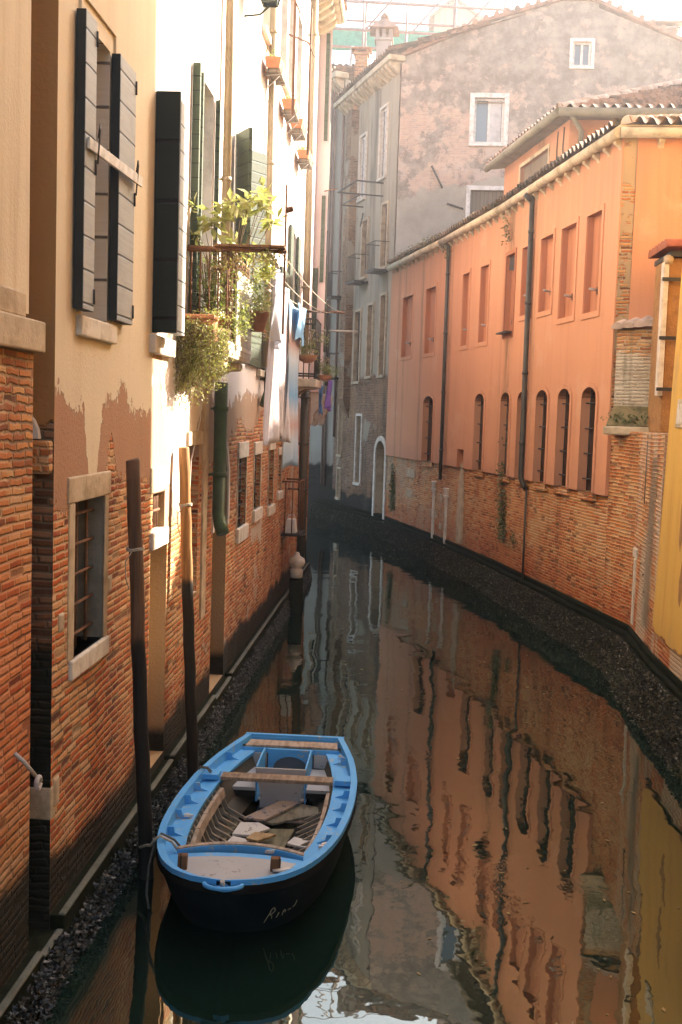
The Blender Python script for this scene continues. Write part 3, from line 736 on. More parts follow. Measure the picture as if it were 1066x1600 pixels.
# --- beige plaster house
YB0, YB1 = 7.04, 9.74
B = thing('plaster_house', 'beige house in the shade whose plaster has fallen to reveal red brick below', 'house', (XW, 8.4, 0))
oB = dict(u0=7.62, u1=8.24, z0=4.33, z1=6.28, depth=.34, rm=1)
oB2 = dict(u0=7.50, u1=8.26, z0=1.98, z1=3.06, depth=.24, rm=2)
mb = MB(); wall(mb, PL, YB0, YB1, .2, 13, [oB, oB2])
E0 = Plane((-5, YB0), (XW, YB0), (0, -1))
body(mb, [(XW, YB0), (XW, YB1), (-5, YB1), (-5, YB0)], .2, 13, skip=(0, 3))
wall(mb, E0, 0, 5+XW, .2, 13, [dict(u0=5+XW-.62, u1=5+XW-.0, z0=0.2, z1=.2001)], mi=3)
ME = mat_wall('end_wall', PAL_DULL, (.12, .09, .06), [((.30, .155, .058), 3.62, .08, [], 2.0)], damp=(2.15, .35), eff=.2)  # blackened foot: damp brick, with the gap's dimness put into the colour
mb.build('wall', [M['house_beige'], M['panel_cream'], M['stone_grey'], ME], B)
mb = MB(); back(mb, PL, oB, mi=0); mb.build('interior_shutter', M['panel_cream'], B)
# the niche in the end wall: pale lunette on a brick sill
mb = MB(); mb.prism([(-2.60+.27*math.cos(PI*k/12), YB0-.004, 3.50+.24*math.sin(PI*k/12)) for k in range(13)], (0, -.05, 0)); mb.build('lunette', M['plaster_white'], B, bevel=.006)
mb = MB(); mb.box(-3.0, XW-.004, YB0-.09, YB0-.003, 3.28, 3.49); mb.build('niche_sill', M['brick_near'], B, bevel=.012)
mb = MB(); mb.box(-2.9, XW+.004, YB0-.006, YB0+.10, 1.00, 1.22); mb.build('quoin_block', M['stone_warm'], B, bevel=.012)
# upper window
W1 = MB(); pbox(W1, PL, 7.48, 8.40, 4.19, 4.33, -.02, .045); wn = W1.build('window', M['stone'], B, bevel=.012); wn.name = 'window_sill'; ORG[wn.name] = ORG[B.name]
mb = MB(); arch_ring(mb, PL, dict(u0=7.50, u1=8.34, z0=4.35, z1=6.42), .03, .0, .018); mb.build('window_surround', M['house_beige'], B)
def flat_shutter(name, P, u0, u1, z0, z1, par, mat, edge, th=.055, off=.012, hinge=True):
    m_ = MB(); pbox(m_, P, u0, u1, z0, z1, off, off+th, 1)
    pbox(m_, P, u0+.004, u1-.004, z0+.004, z1-.004, off+th-.002, off+th+.004, 0)
    s_ = m_.build(name, [mat, edge], par)
    for zz in (z0+.10, (z0+z1)/2, z1-.12):
        h_ = MB(); h_.tube([P.p(u1-.03, zz-.05, off+th+.014), P.p(u1-.03, zz+.05, off+th+.014)], .008, 6); h_.build('latch', M['iron'], s_)
    return s_
flat_shutter('shutter', PL, 7.375, 7.63, 4.36, 6.28, B, M['shutter_grey'], M['shutter_edge'], .062)
flat_shutter('shutter', PL, 8.245, 8.71, 4.36, 6.27, B, M['shutter_grey'], M['shutter_edge'], .062)
mb = MB(); mb.frame_box(PL.p(7.40, 5.40, .085), V((.03, 1.33, .02)), V((.02, 0, 0)), V((0, 0, .075)))
xb = mb.build('crossbar', M['white_frame'], B, bevel=.004)
for y in (7.56, 8.62):
    mb = MB(); mb.tube([(XW+.12, y-.03, 5.33), (XW+.135, y-.03, 5.55), (XW+.12, y+.02, 5.60), (XW+.10, y+.05, 5.52)], .006, 6); mb.build('hook', M['iron'], xb)
# low barred window
mb = MB(); pbox(mb, PL, 7.33, 8.40, 3.06, 3.24, -.02, .014); pbox(mb, PL, 7.36, 7.50, 1.98, 3.06, -.02, .010); pbox(mb, PL, 8.26, 8.36, 1.98, 3.06, -.02, .010)
lw = mb.build('barred_window', M['stone_warm'], B, bevel=.012)
mb = MB(); pbox(mb, PL, 7.40, 8.36, 1.84, 1.98, -.40, .03); mb.build('window_sill', M['stone'], lw, bevel=.015)
mb = MB(); back(mb, PL, oB2); mb.build('dark_opening', M['void'], lw)
mb = MB(); grille(mb, PL, 7.50, 8.26, 1.98, 3.06, -.10, 3, 5, .012); mb.build('grille', M['rust'], lw)
for (y, z, a, b_) in ((8.36, 2.30, .12, .13), (7.16, 2.22, .12, .13), (7.09, 1.06, .12, .2)):
    mb = MB(); pbox(mb, PL, y, y+a, z, z+b_, -.05, .012); mb.build('stone_block', M['stone_warm'], B, bevel=.02)

# --- long white house
C = thing('white_house', 'long sunlit white plaster house over worn brick with balconies and clotheslines', 'house', (XW, 17, 0))
YC1 = 25.4
o_gr = dict(u0=9.86, u1=10.36, z0=2.62, z1=2.96, depth=.22, rm=1)
o_dr = dict(u0=9.80, u1=10.50, z0=.42, z1=2.45, depth=.45, rm=1)
o_nw = dict(u0=11.45, u1=12.05, z0=1.75, z1=3.35, depth=.12)
o_ar = dict(u0=13.02, u1=14.02, z0=.36, z1=3.36, rise=.62, depth=.55, rm=1)
lows = [dict(u0=14.86, u1=15.62, z0=2.16, z1=3.10, depth=.2), dict(u0=16.45, u1=17.15, z0=2.28, z1=3.10, depth=.2),
        dict(u0=18.20, u1=18.85, z0=2.20, z1=3.12, depth=.2), dict(u0=19.55, u1=20.05, z0=2.35, z1=3.0, depth=.2)]
balc = dict(u0=11.72, u1=12.50, z0=4.46, z1=7.15, depth=.25, rm=2)
m2 = dict(u0=14.02, u1=14.80, z0=5.0, z1=7.15, depth=.25, rm=2)
m3 = dict(u0=16.5, u1=18.9, z0=4.36, z1=6.2, depth=.10, rm=2)
m4 = dict(u0=20.6, u1=21.5, z0=4.5, z1=7.1, depth=.25, rm=2)
ups = [dict(u0=a, u1=a+.85, z0=9.15, z1=11.0, depth=.22, rm=2) for a in (11.0, 13.6, 16.2, 18.35, 19.5, 20.85, 23.2)]
mb = MB(); wall(mb, PL, YB1, YC1, .2, 12.3, [o_gr, o_dr, o_nw, o_ar, balc, m2, m3, m4]+lows+ups)
body(mb, [(XW, YB1), (XW, YC1), (-7, YC1), (-7, YB1)], .2, 12.3)
mb.build('wall', [M['house_white'], M['reveal_rough'], M['plaster_white']], C)
# doorway with stone lintel and small grate above it
mb = MB(); pbox(mb, PL, 9.76, 10.42, 2.46, 2.62, -.4, .035); mb.build('lintel', M['stone'], C, bevel=.012)
mb = MB(); back(mb, PL, o_gr); g_ = mb.build('grate_window', M['wood_brown'], C)
mb = MB(); grille(mb, PL, 9.88, 10.32, 2.63, 2.95, -.06, 6, 1, .014); mb.build('grille', M['rust'], g_)
mb = MB(); pbox(mb, PL, 9.74, 10.40, 2.965, 3.2, -.05, .012); mb.build('lintel', M['stone_warm'], C, bevel=.012)
mb = MB(); back(mb, PL, o_dr); mb.build('door', M['wood_brown'], C)
mb = MB(); back(mb, PL, o_nw); mb.build('boarded_window', M['wood_brown'], C)
mb = MB(); pbox(mb, PL, 11.33, 12.15, 3.355, 3.50, -.03, .03); mb.build('lintel', M['stone_warm'], C, bevel=.01)
mb = MB(); back(mb, PL, o_ar); ad = mb.build('arched_door', M['void'], C)
mb = MB(); arch_ring(mb, PL, dict(o_ar, z0=2.3), .10, -.01, .022); mb.build('arch_surround', M['plaster_white'], ad)
mb = MB(); mb.frame_box((XW-.5, 13.06, .40), (0, .9, 0), (.05, 0, 0), (0, 0, 2.2)); mb.build('door_leaf', M['wood_brown'], ad)
for i, o in enumerate(lows):
    mb = MB(); back(mb, PL, o); lw = mb.build('barred_window', M['glass'] if i == 0 else M['wood_brown'], C)
    mb = MB(); pbox(mb, PL, o['u0']-.06, o['u1']+.08, o['z1'], o['z1']+.22-.03*i, -.03, .03); mb.build('lintel', M['stone'], lw, bevel=.012)
    mb = MB(); pbox(mb, PL, o['u0']-.08, o['u1']+.10, o['z0']-.2+.02*i, o['z0'], -.18, .05); mb.build('window_sill', M['stone'], lw, bevel=.012)
    mb = MB(); grille(mb, PL, o['u0'], o['u1'], o['z0'], o['z1'], -.06, 4, 5, .011); mb.build('grille', M['iron'], lw)
    mb = MB(); arch_ring(mb, PL, o, .05, -.01, .012); mb.build('window_frame', M['stone_warm'], lw)
def tall_window(o, shut=True, greens=True):
    mb = MB(); back(mb, PL, o); wn = mb.build('window', M['glass'], C)
    mb = MB()
    a, b, c, e = o['u0'], o['u1'], o['z0'], o['z1']
    for q in ((a, a+.05), (b-.05, b), ((a+b)/2-.03, (a+b)/2+.03)): pbox(mb, PL, q[0], q[1], c, e, -.24, -.19)
    for k in range(4): zz = c+(e-c)*k/3.0; pbox(mb, PL, a+.05, b-.05, max(c, zz-.02), min(e, zz+.02), -.235, -.20)
    mb.build('window_frame', M['green'] if greens else M['white_frame'], wn)
    mb = MB(); pbox(mb, PL, a-.08, b+.08, c-.10, c, -.2, .07); mb.build('window_sill', M['stone'], wn, bevel=.01)
    if shut:
        w_ = (b-a)/2
        for u0, ang in ((a, -1), (b, 1)):
            m_ = MB(); t = V((0, ang, 0)) if shut == 1 else V((math.sin(shut), ang*math.cos(shut), 0))
            n_ = V((1, 0, 0)) if shut == 1 else V((math.cos(shut), -ang*math.sin(shut), 0))
            m_.frame_box(PL.p(u0, c+.02, .015), t*w_, n_*.045, Z*(e-c-.04)); m_.build('shutter', M['green'], wn)
    return wn
tall_window(balc, 0)
for o, sh in ((m2, .55), (m3, 1), (m4, 1)): tall_window(o, sh)
for o in ups: tall_window(o, 0, False)
# shutter leaves of the window that stands open beside the plaster house
mb = MB(); mb.box(XW+.005, XW+.215, 9.70, 9.745, 4.38, 6.42); mb.build('shutter', M['green_shaded'], C)
mb = MB(); mb.box(XW+.15, XW+.215, 9.748, 10.06, 4.38, 6.36, 0); mb.build('shutter', M['shutter_grey'], C)
mb = MB(); pbox(mb, PL, 9.62, 10.45, 4.20, 4.36, -.02, .06); mb.build('window_sill', M['stone'], C, bevel=.012)
for y, x in ((11.24, .075), (11.55, .05), (12.55, .05)):
    mb = MB(); mb.frame_box((XW+.01, y, 4.48), (x, .0, 0), (0, .055, 0), (0, 0, 2.65)); mb.build('shutter', M['green'], C)
# pipes
def pipe(mat, y, z0, z1, r, par, off=.03, clips=3, P=PL, shoe=None):
    m_ = MB(); pts = [P.p(y, z1, off+r), P.p(y, z0, off+r)]
    if shoe: pts += [P.p(y+shoe[0], z0-.12, off+r+shoe[1]), P.p(y+shoe[0]*1.3, z0-.22, off+r+shoe[1]*2)]
    m_.tube(pts, r, 12); o_ = m_.build('downpipe', mat, par)
    for k in range(clips):
        c_ = MB(); zz = z0+(z1-z0)*(k+.6)/clips; c_.tube([P.p(y, zz-.025, off+r), P.p(y, zz+.025, off+r)], r*1.18, 12)
        pbox(c_, P, y-.015, y+.015, zz-.012, zz+.012, -.01, off)
        c_.build('pipe_clip', mat, o_)
    return o_
pipe(M['pipe_tan'], 12.95, 4.9, 12.2, .05, C); pipe(M['pipe_tan'], 16.75, 4.4, 10.0, .055, C); pipe(M['pipe_tan'], 22.8, 4.8, 12.2, .075, C)
pipe(M['pipe_green'], 12.72, 2.55, 4.05, .075, C, .04, 2, shoe=(-.10, .04))
pipe(M['pipe_green'], 16.9, 4.05, 4.35, .07, C, .06, 1, shoe=(-.15, -.02))
pipe(M['pipe_dark'], 21.3, .9, 4.4, .085, C, .20, 4)
# eave with brackets
mb = MB(); mb.box(XW-.3, XW+.48, YB1, YC1+.05, 12.32, 12.46); mb.tube([(XW+.50, YB1, 12.42), (XW+.50, YC1+.1, 12.42)], .07, 8)
ev = mb.build('cornice', M['cornice'], C)
for k in range(38):
    y = YB1+.25+k*.42
    if y > YC1-.05: break
    mb = MB(); mb.prism([(XW-.02, y, 12.318), (XW+.40, y, 12.318), (XW+.36, y, 12.20), (XW+.12, y, 12.04), (XW-.02, y, 12.0)], (0, .15, 0)); mb.build('bracket', M['cornice'], ev, bevel=.01)
mb = MB(); tile_roof(mb, (XW+.55, YB1, 12.5), (XW+.55, YC1, 12.5), (-6, YC1, 14.4), (-6, YB1, 14.4), .2, .4); mb.build('roof', M['tile'], C)
# pilaster strip and cable
mb = MB(); pbox(mb, PL, 12.20, 12.45, 3.2, 4.4, -.01, .03); pbox(mb, PL, 12.25, 12.50, 1.4, 3.2, -.01, .025); mb.build('pilaster', M['stone_warm'], C, bevel=.01)
mb = MB(); mb.tube([PL.p(11.9, 4.3, .02), PL.p(11.8, 3.9, .03), PL.p(12.0, 3.65, .02), PL.p(11.5, 3.2, .02), PL.p(11.4, 2.4, .015)], .008, 6); mb.build('cable', M['plaster_white'], C)

# first balcony (part of the white house)
BX = XW+.45
bal = MB(); bal.box(XW-.05, BX, 11.12, 12.62, 4.26, 4.42); bo = bal.build('balcony', M['stone'], C, bevel=.015)
for y in (11.25, 12.25):
    mb = MB(); pr = [(XW-.02, y, 4.255), (BX-.06, y, 4.255), (BX-.07, y, 4.17)]+[(BX-.10-.30*math.sin(t*PI/12), y, 4.17-.26*(1-math.cos(t*PI/12))) for t in range(1, 7)]+[(XW-.02, y, 3.86)]
    mb.prism(pr, (0, .24, 0)); mb.build('corbel', M['stone_warm'], bo, bevel=.02)
mb = MB()
for z in (5.30, 4.52):
    mb.tube([(XW, 11.16, z), (BX-.03, 11.16, z), (BX-.03, 12.58, z), (XW, 12.58, z)], .016, 6)
for k in range(5): x = XW+.05+k*.09; mb.tube([(x, 11.16, 4.42), (x, 11.16, 5.3)], .009, 5)
for k in range(14): y = 11.2+k*.104; mb.tube([(BX-.03, y, 4.42), (BX-.03, y, 5.3)], .009, 5)
mb.build('railing', M['rust'], bo)
mb = MB()
for k in range(15): y = 11.5+k*.075; mb.box(BX-.005, BX+.012, y, y+.045, 4.30, 5.16)
mb.box(BX+.0125, BX+.02, 11.5, 12.6, 4.36, 4.40); mb.build('slat_screen', M['plastic_white'], bo)
# second balcony further along
bal = MB(); bal.box(XW-.05, -1.66, 20.0, 21.2, 4.22, 4.36); b2 = bal.build('balcony', M['stone'], C, bevel=.012)
for y in (20.1, 20.85):
    mb = MB(); pr = [(XW-.02, y, 4.215), (-1.74, y, 4.215)]+[(-1.74-.42*math.sin(t*PI/12), y, 4.2-.38*(1-math.cos(t*PI/12))) for t in range(7)]+[(XW-.02, y, 3.78)]
    mb.prism(pr, (0, .22, 0)); mb.build('corbel', M['stone_warm'], b2, bevel=.02)
mb = MB()
for z in (5.42, 4.45): mb.tube([(XW, 20.04, z), (-1.70, 20.04, z), (-1.70, 21.16, z), (XW, 21.16, z)], .018, 6)
for k in range(6): x = XW+.06+k*.098; mb.tube([(x, 20.04, 4.36), (x, 20.04, 5.42)], .011, 5)
for k in range(12): y = 20.08+k*.098; mb.tube([(-1.70, y, 4.36), (-1.70, y, 5.42)], .011, 5)
mb.build('railing', M['iron'], b2)
# small iron balcony low down
bal = MB(); bal.box(XW-.02, -1.90, 20.25, 21.1, 1.50, 1.54); b3 = bal.build('balcony', M['iron'], C)
mb = MB(); mb.tube([(XW, 20.27, 2.5), (-1.92, 20.27, 2.5), (-1.92, 21.08, 2.5), (XW, 21.08, 2.5)], .018, 6)
for x, y in ((-2.18, 20.27), (-2.05, 20.27), (-1.92, 20.27), (-1.92, 20.7), (-1.92, 21.08)): mb.tube([(x, y, 1.54), (x, y, 2.5)], .012, 6)
mb.build('railing', M['rust'], b3)
bx = thing('crate', 'small white plastic crate standing on the low iron balcony', 'crate', (-2.08, 20.5, 1.545))
mb = MB(); mb.prism([(-2.19, 20.36, 1.545), (-1.98, 20.36, 1.545), (-2.01, 20.36, 1.80), (-2.16, 20.36, 1.80)], (0, .3, 0)); mb.build('body', M['plastic_white'], bx, bevel=.01)
mb = MB(); mb.tube([(-2.16, 20.51, 1.80), (-2.14, 20.51, 1.87), (-2.03, 20.51, 1.87), (-2.01, 20.51, 1.80)], .01, 6); mb.build('handle', M['plastic_white'], bx)

# --- jettied house at the bend
D = thing('corner_house', 'tall pinkish house at the bend jutting out over the canal on stone corbels', 'house', (-2.2, 28, 0))
PD = Plane((-5, 25.42), (-1.97, 25.42), (0, -1))
mb = MB(); wall(mb, PD, 0, 3.03, 4.25, 17)
body(mb, [(-1.97, 25.42), (-2.55, 31), (-7, 31), (-7, 25.42)], 4.25, 17, skip=(3,))
mb.quad((-7, 25.42, 4.25), (-7, 31, 4.25), (-2.55, 31, 4.25), (-1.97, 25.42, 4.25))
mb.build('wall', M['house_pink'], D)
mb = MB(); body(mb, [(-2.22, 25.44), (-2.8, 30.5), (-7, 30.5), (-7, 25.44)], .1, 4.25, skip=()); mb.build('lower_wall', M['brick_near'], D)
for y in (25.5, 27.2, 29.0):
    mb = MB(); mb.prism([(-2.3, y, 4.245), (-1.99, y, 4.245), (-1.99, y, 4.05), (-2.05, y, 3.86), (-2.16, y, 3.74), (-2.20, y, 3.5), (-2.3, y, 3.45)], (0, .3, 0)); mb.build('corbel', M['stone'], D, bevel=.015)
for x0, z0, z1 in ((-2.10, 9.8, 12.1), (-2.22, 5.2, 7.0), (-2.10, 6.7, 8.6)):
    mb = MB(); mb.box(x0-.10 if z0 < 6 else x0, x0+.08, 25.36, 25.415, z0, z1); mb.build('shutter', M['green'], D)
for k in range(6):
    y = 26+k*.85; mb = MB(); xx = -1.965-.104*(y-25.42); mb.box(xx-.04, xx+.03, y, y+.34, 5.2+3.4*(k % 2), 7.2+3.4*(k % 2)); mb.build('shutter', M['green'], D)
mb = MB(); tile_roof(mb, (-1.75, 25.2, 17.05), (-2.35, 31.2, 17.05), (-7, 31.2, 18.8), (-7, 25.2, 18.8), .22, .45); mb.build('roof', M['tile'], D)
mb = MB(); mb.tube([(-2.05, 25.40, 8.7), (-1.75, 25.1, 8.7)], .012, 6); mb.build('iron_rod', M['rust'], D)

# terracotta troughs on brackets under the upper windows
FB = [(16.25, 'first'), (18.35, 'second'), (19.55, 'third'), (20.9, 'last')]
lab = ['terracotta flower trough high on the white wall, nearest and largest of four', 'terracotta flower trough high on the white wall, second nearest of four',
       'terracotta flower trough high on the white wall, third nearest of four', 'terracotta flower trough high on the white wall, farthest of four']
fb = thing('flower_trough', lab[0], 'planter', (XW+.28, 16.6, 8.82), 'terracotta flower troughs under the upper windows')
mb = MB(); x0 = XW+.04; TZ0 = -.27
mb.prism([(x0+.03, 16.25, 8.60), (x0+.20, 16.25, 8.60), (x0+.23, 16.25, 8.76), (x0-.01, 16.25, 8.76)], (0, .72, 0)); mb.build('trough', M['terracotta'], fb, bevel=.01)
mb = MB()
for k in range(4): mb.box(x0+.0, x0+.22, 16.27+k*.175, 16.27+k*.175+.155, 8.55, 8.595)
mb.build('shelf', M['wood_grey'], fb)
for y in (16.35, 16.85):
    mb = MB(); mb.tube([(XW, y, 8.52), (x0+.22, y, 8.54), (x0+.25, y, 8.70)], .008, 5); mb.tube([(XW, y, 8.28), (x0+.2, y, 8.515)], .008, 5)
    mb.build('bracket', M['iron_white'], fb)
mb = MB(); leaves_blob(mb, (x0+.14, 16.6, 8.85), (.13, .34, .05), 40, .07, 11); mb.build('foliage', M['leaf_dark'], fb)
for (y, _), l in zip(FB[1:], lab[1:]): dup(fb, (XW+.28, y+.35, 8.82 if y < 20.5 else 8.62), l)

# lantern on the wall
ln = thing('wall_lantern', 'glass wall lantern with a green metal frame high on the white house', 'lantern', (XW, 14.5, 8.8))
mb = MB(); c0 = V((XW+.32, 14.5, 8.85))
def sq(r, z): return [c0+V((sx*r, sy*r, z)) for sx, sy in ((1, 1), (-1, 1), (-1, -1), (1, -1))]
lo, hi = sq(.09, 0), sq(.18, .45)
for i in range(4):
    mb.tube([lo[i], hi[i]], .012, 6); mb.tube([lo[i], lo[(i+1) % 4]], .012, 6); mb.tube([hi[i], hi[(i+1) % 4]], .014, 6)
mb.tube([(XW, 14.5, 8.7), (XW+.2, 14.5, 8.72), (XW+.32, 14.5, 8.83)], .014, 6); mb.build('frame', M['green'], ln)
mb = MB()
lo, hi = sq(.085, .005), sq(.175, .445)
for i in range(4): mb.quad(lo[i], lo[(i+1) % 4], hi[(i+1) % 4], hi[i])
mb.build('glass', M['glass_sky'], ln)
mb = MB(); tp = c0+V((0, 0, .68)); hh = sq(.21, .46)
for i in range(4): mb.add([hh[i], hh[(i+1) % 4], tp], [(0, 1, 2)])
mb.poly(list(reversed(hh))); mb.build('cap', M['green'], ln)

# laundry rods and lines
def rod(name, label, pts, r, mat, cat='rod'):
    t = thing(name, label, cat, pts[0]); m_ = MB(); m_.tube(pts, r, 8); m_.build('arm', mat, t); return t
r1 = rod('laundry_bracket', 'long rusty bar at the first balcony rail holding the clotheslines', [(XW, 11.10, 5.32), (-1.25, 11.12, 5.30)], .022, M['rust'], 'bracket')
mb = MB(); mb.box(-1.95, -1.26, 11.00, 11.20, 5.322, 5.345); mb.build('shelf_board', M['wood_brown'], r1)
mb = MB(); mb.tube([(-1.27, 11.14, 4.5), (-1.27, 11.14, 5.95)], .012, 6); mb.tube([(-1.27, 11.14, 5.7), (-1.20, 11.14, 5.72)], .03, 6); mb.build('post', M['rust'], r1)
r2 = rod('laundry_bracket', 'iron clothesline bars sticking out over the second balcony', [(XW, 21.9, 5.72), (-1.30, 21.9, 5.72)], .022, M['rust'], 'bracket')
mb = MB(); mb.tube([(-2.0, 21.9, 5.36), (-1.05, 21.9, 5.36)], .02, 6); mb.build('lower_arm', M['iron_white'], r2)
mb = MB(); mb.tube([(-1.62, 21.9, 4.3), (-1.62, 21.9, 5.95)], .03, 6); mb.build('post', M['iron'], r2)
for lb, y, z, p0, p1 in (('brown clothes pole standing on crossbars above the first flower trough', 17.6, 9.95, 8.9, 11.0), ('brown clothes pole standing on a thin crossbar above the last flower trough', 20.2, 10.1, 8.9, 10.8)):
    t = thing('clothes_pole', lb, 'pole', (XW, y, z))
    mb = MB(); mb.tube([(XW, y-.8, z), (XW+.30, y-.4, z), (XW+.34, y+.35, z)], .016, 6); mb.build('crossbar', M['rust'], t)
    mb = MB(); mb.tube([(XW+.30, y, p0-.6), (XW+.30, y, p1)], .022, 8); mb.build('upright', M['wood_brown'], t)
cl = thing('clothesline', 'white cords stretched along the canal front between the laundry bars', 'clothesline', (-1.5, 16, 5.3))
for x, sag in ((-1.32, .12), (-1.52, .18), (-1.75, .15)):
    m_ = MB(); m_.tube([(x, 11.14+10.76*k/14, 5.31+.40*(k/14)-sag*4*(k/14)*(1-k/14)) for k in range(15)], .006, 5); m_.build('cord', M['rope'], cl)

def cloth(name, label, cat, x, y0, y1, z0, z1, mat, fold=.05, nf=3, seed=0, skew=0, taper=0, thick=.004, par=None):
    rd = random.Random(seed); nu, nv = 28, 26; m_ = MB(); ph = rd.uniform(0, 6)
    for j in range(nv+1):
        for i in range(nu+1):
            u, v = i/nu, j/nv
            k = 1-taper*v
            y = (y0+y1)/2+(u-.5)*(y1-y0)*k+skew*v
            xx = x+fold*(.35+.65*v)*math.sin(u*nf*2*PI+ph+v*1.2)+.02*math.sin(v*5+u*9)
            zz = z1-(z1-z0)*v-.04*math.sin(u*PI*2+ph)*v
            m_.v.append(V((xx, y, zz)))
    for j in range(nv):
        for i in range(nu):
            a = j*(nu+1)+i; m_.f.append([a, a+nu+1, a+nu+2, a+1]); m_.m.append(0); m_.sm.append(True)
    o = m_.build(name, mat, None, loc=(x, y0, z0)); so_ = o.modifiers.new('thickness', 'SOLIDIFY'); so_.thickness = thick
    return tag(o, label, cat)
def PR(a, b):                                                  # planes of the right bank look towards -x
    d = V((b[0]-a[0], b[1]-a[1], 0)).normalized(); return Plane(a, b, (-d.y, d.x))
# ------------------------------------------------------------------ right bank: orange house
P0, P1, P2_, P3 = (3.24, 18.1), (2.0, 24.4), (.85, 29.2), (-.6, 34.5)
S = [PR(P0, P1), PR(P1, P2_), PR(P2_, P3)]
O = thing('orange_house', 'long orange house with arched barred windows over a red brick base', 'house', (2.5, 24, 0))
upw = [[(.72, 1.42, 5.58), (1.93, 2.72, 5.6), (3.19, 3.92, 5.82), (4.48, 5.13, 5.85), (5.66, 6.28, 5.57)], [(1.11, 1.71, 5.5), (2.60, 3.15, 5.5)], [(.67, 1.60, 5.48), (2.92, 4.00, 5.5)]]
low = [[(.57, 1.25), (1.84, 2.49), (3.08, 3.77), (4.34, 5.0), (5.58, 6.24)], [(1.04, 1.74)], [(.52, 1.45)]]
ZP = 2.58
OFF = .06
mbw = MB(); mbb = MB(); mbn = []
for i, P in enumerate(S):
    ops = []
    for (a, b, z) in upw[i]: ops.append(dict(u0=a, u1=b, z0=z, z1=7.2, depth=.11, up=True, rm=1))
    for (a, b) in low[i]: ops.append(dict(u0=a, u1=b, z0=ZP, z1=4.33, rise=.18, depth=.16, up=False, rm=0))
    if i == 1: ops.append(dict(u0=2.56, u1=3.12, z0=ZP, z1=3.02, depth=.2, up=None, rm=1))
    wall(mbw, P, 0, P.L, ZP, 8.25, ops, off=OFF)
    face(mbw, P, [(0, ZP, OFF), (0, ZP, -.02), (P.L, ZP, -.02), (P.L, ZP, OFF)], 0)
    if i == 0: face(mbw, P, [(0, ZP, OFF), (0, ZP, -.02), (0, 8.25, -.02), (0, 8.25, OFF)], 0, True)
    bops = [dict(u0=a, u1=b, z0=ZP-.12, z1=ZP+.02, depth=.3) for a, b in low[i]]
    wall(mbb, P, 0, P.L, .3, ZP+.02, [])
    mbn.append(ops)
    fz = MB()
    for o in ops:
        if o['up'] is False:
            m_ = MB(); arch_ring(m_, P, o, .085, OFF-.01, OFF+.022)
            wd = m_.build('arched_window', M['orange'], O)
            m_ = MB(); back(m_, P, o, OFF); m_.build('glass', M['glass'], wd)
            m_ = MB(); grille(m_, P, o['u0'], o['u1'], ZP, 4.28, OFF-.09, 2, 4, .013); m_.build('grille', M['iron'], wd)
            m_ = MB(); pbox(m_, P, o['u0']-.02, o['u1']+.02, ZP-.14, ZP-.004, -.25, OFF-.004); m_.build('window_sill', M['brick_right'], wd, bevel=.01)
        elif o['up']:
            dk = (i == 0 and o['u0'] > 5.6)
            m_ = MB(); arch_ring(m_, P, o, .085, OFF-.01, OFF+.02); pbox(m_, P, o['u0']-.085, o['u1']+.085, o['z0']-.10, o['z0']-.003, OFF-.01, OFF+.02)
            wd = m_.build('blind_window', M['orange_dark'] if dk else M['orange'], O)
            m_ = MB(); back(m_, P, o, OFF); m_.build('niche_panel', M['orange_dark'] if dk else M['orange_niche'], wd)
            if not dk:
                um = (o['u0']+o['u1'])/2; m_ = MB(); m_.tube([P.p(um, o['z0']+.36, OFF-.11), P.p(um-.03, o['z0']+.38, OFF+.05)], .022, 8)
                m_.build('iron_rod', M['iron_white'], wd)
                m_ = MB(); pbox(m_, P, um-.05, um+.05, o['z0']+.30, o['z0']+.42, OFF-.112, OFF-.095); m_.build('rod_plate', M['rust'], wd)
            else:
                m_ = MB()
                m_.poly([P.p(o['u0']+.02, 7.15, OFF-.05), P.p(o['u1']-.02, 7.18, OFF-.06), P.p(o['u1']-.1, 6.9, OFF-.02), P.p(o['u0']+.2, 6.85, OFF-.03)])
                m_.prism([P.p(o['u0']+.02, 5.7, OFF-.1), P.p(o['u0']+.02, 6.9, OFF-.1), P.p(o['u0']+.16, 6.6, OFF-.06), P.p(o['u0']+.05, 6.2, OFF-.05), P.p(o['u0']+.2, 5.75, OFF-.05)], P.n*.03)
                m_.frame_box(P.p(o['u0']-.05, 5.56, OFF), P.d*.75, P.n*.16, Z*.03)
                m_.build('torn_sheeting', M['iron'], wd)
        else:
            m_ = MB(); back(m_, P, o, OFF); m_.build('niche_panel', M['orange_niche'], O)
# near gable end, facing the camera
EG = Plane((P0[0]-.005, P0[1]), (9.5, 17.85), (0, -1))
og = dict(u0=1.30, u1=2.1, z0=5.4, z1=7.35, depth=.25, rm=1)
EGL = EG.L
wall(mbw, EG, .17, EGL, 2.0, 8.25, [og], off=.03)
body(mbw, [P0, P1, P2_, P3, (9, 34.5), (9.5, 17.85)], .3, 8.25, skip=(0, 1, 2, 5))
mbw.build('wall', [M['orange'], M['orange_niche']], O)
mbb.build('brick_base', M['brick_right'], O)
mb = MB(); wall(mb, EG, -.03, .17, 3.6, 8.25, [], off=.012); mb.build('quoin_strip', M['quoin'], O)
mb = MB(); arch_ring(mb, EG, og, .08, .02, .05); gw = mb.build('blind_window', M['orange'], O)
mb = MB(); back(mb, EG, og, .03); mb.build('niche_panel', M['void'], gw)
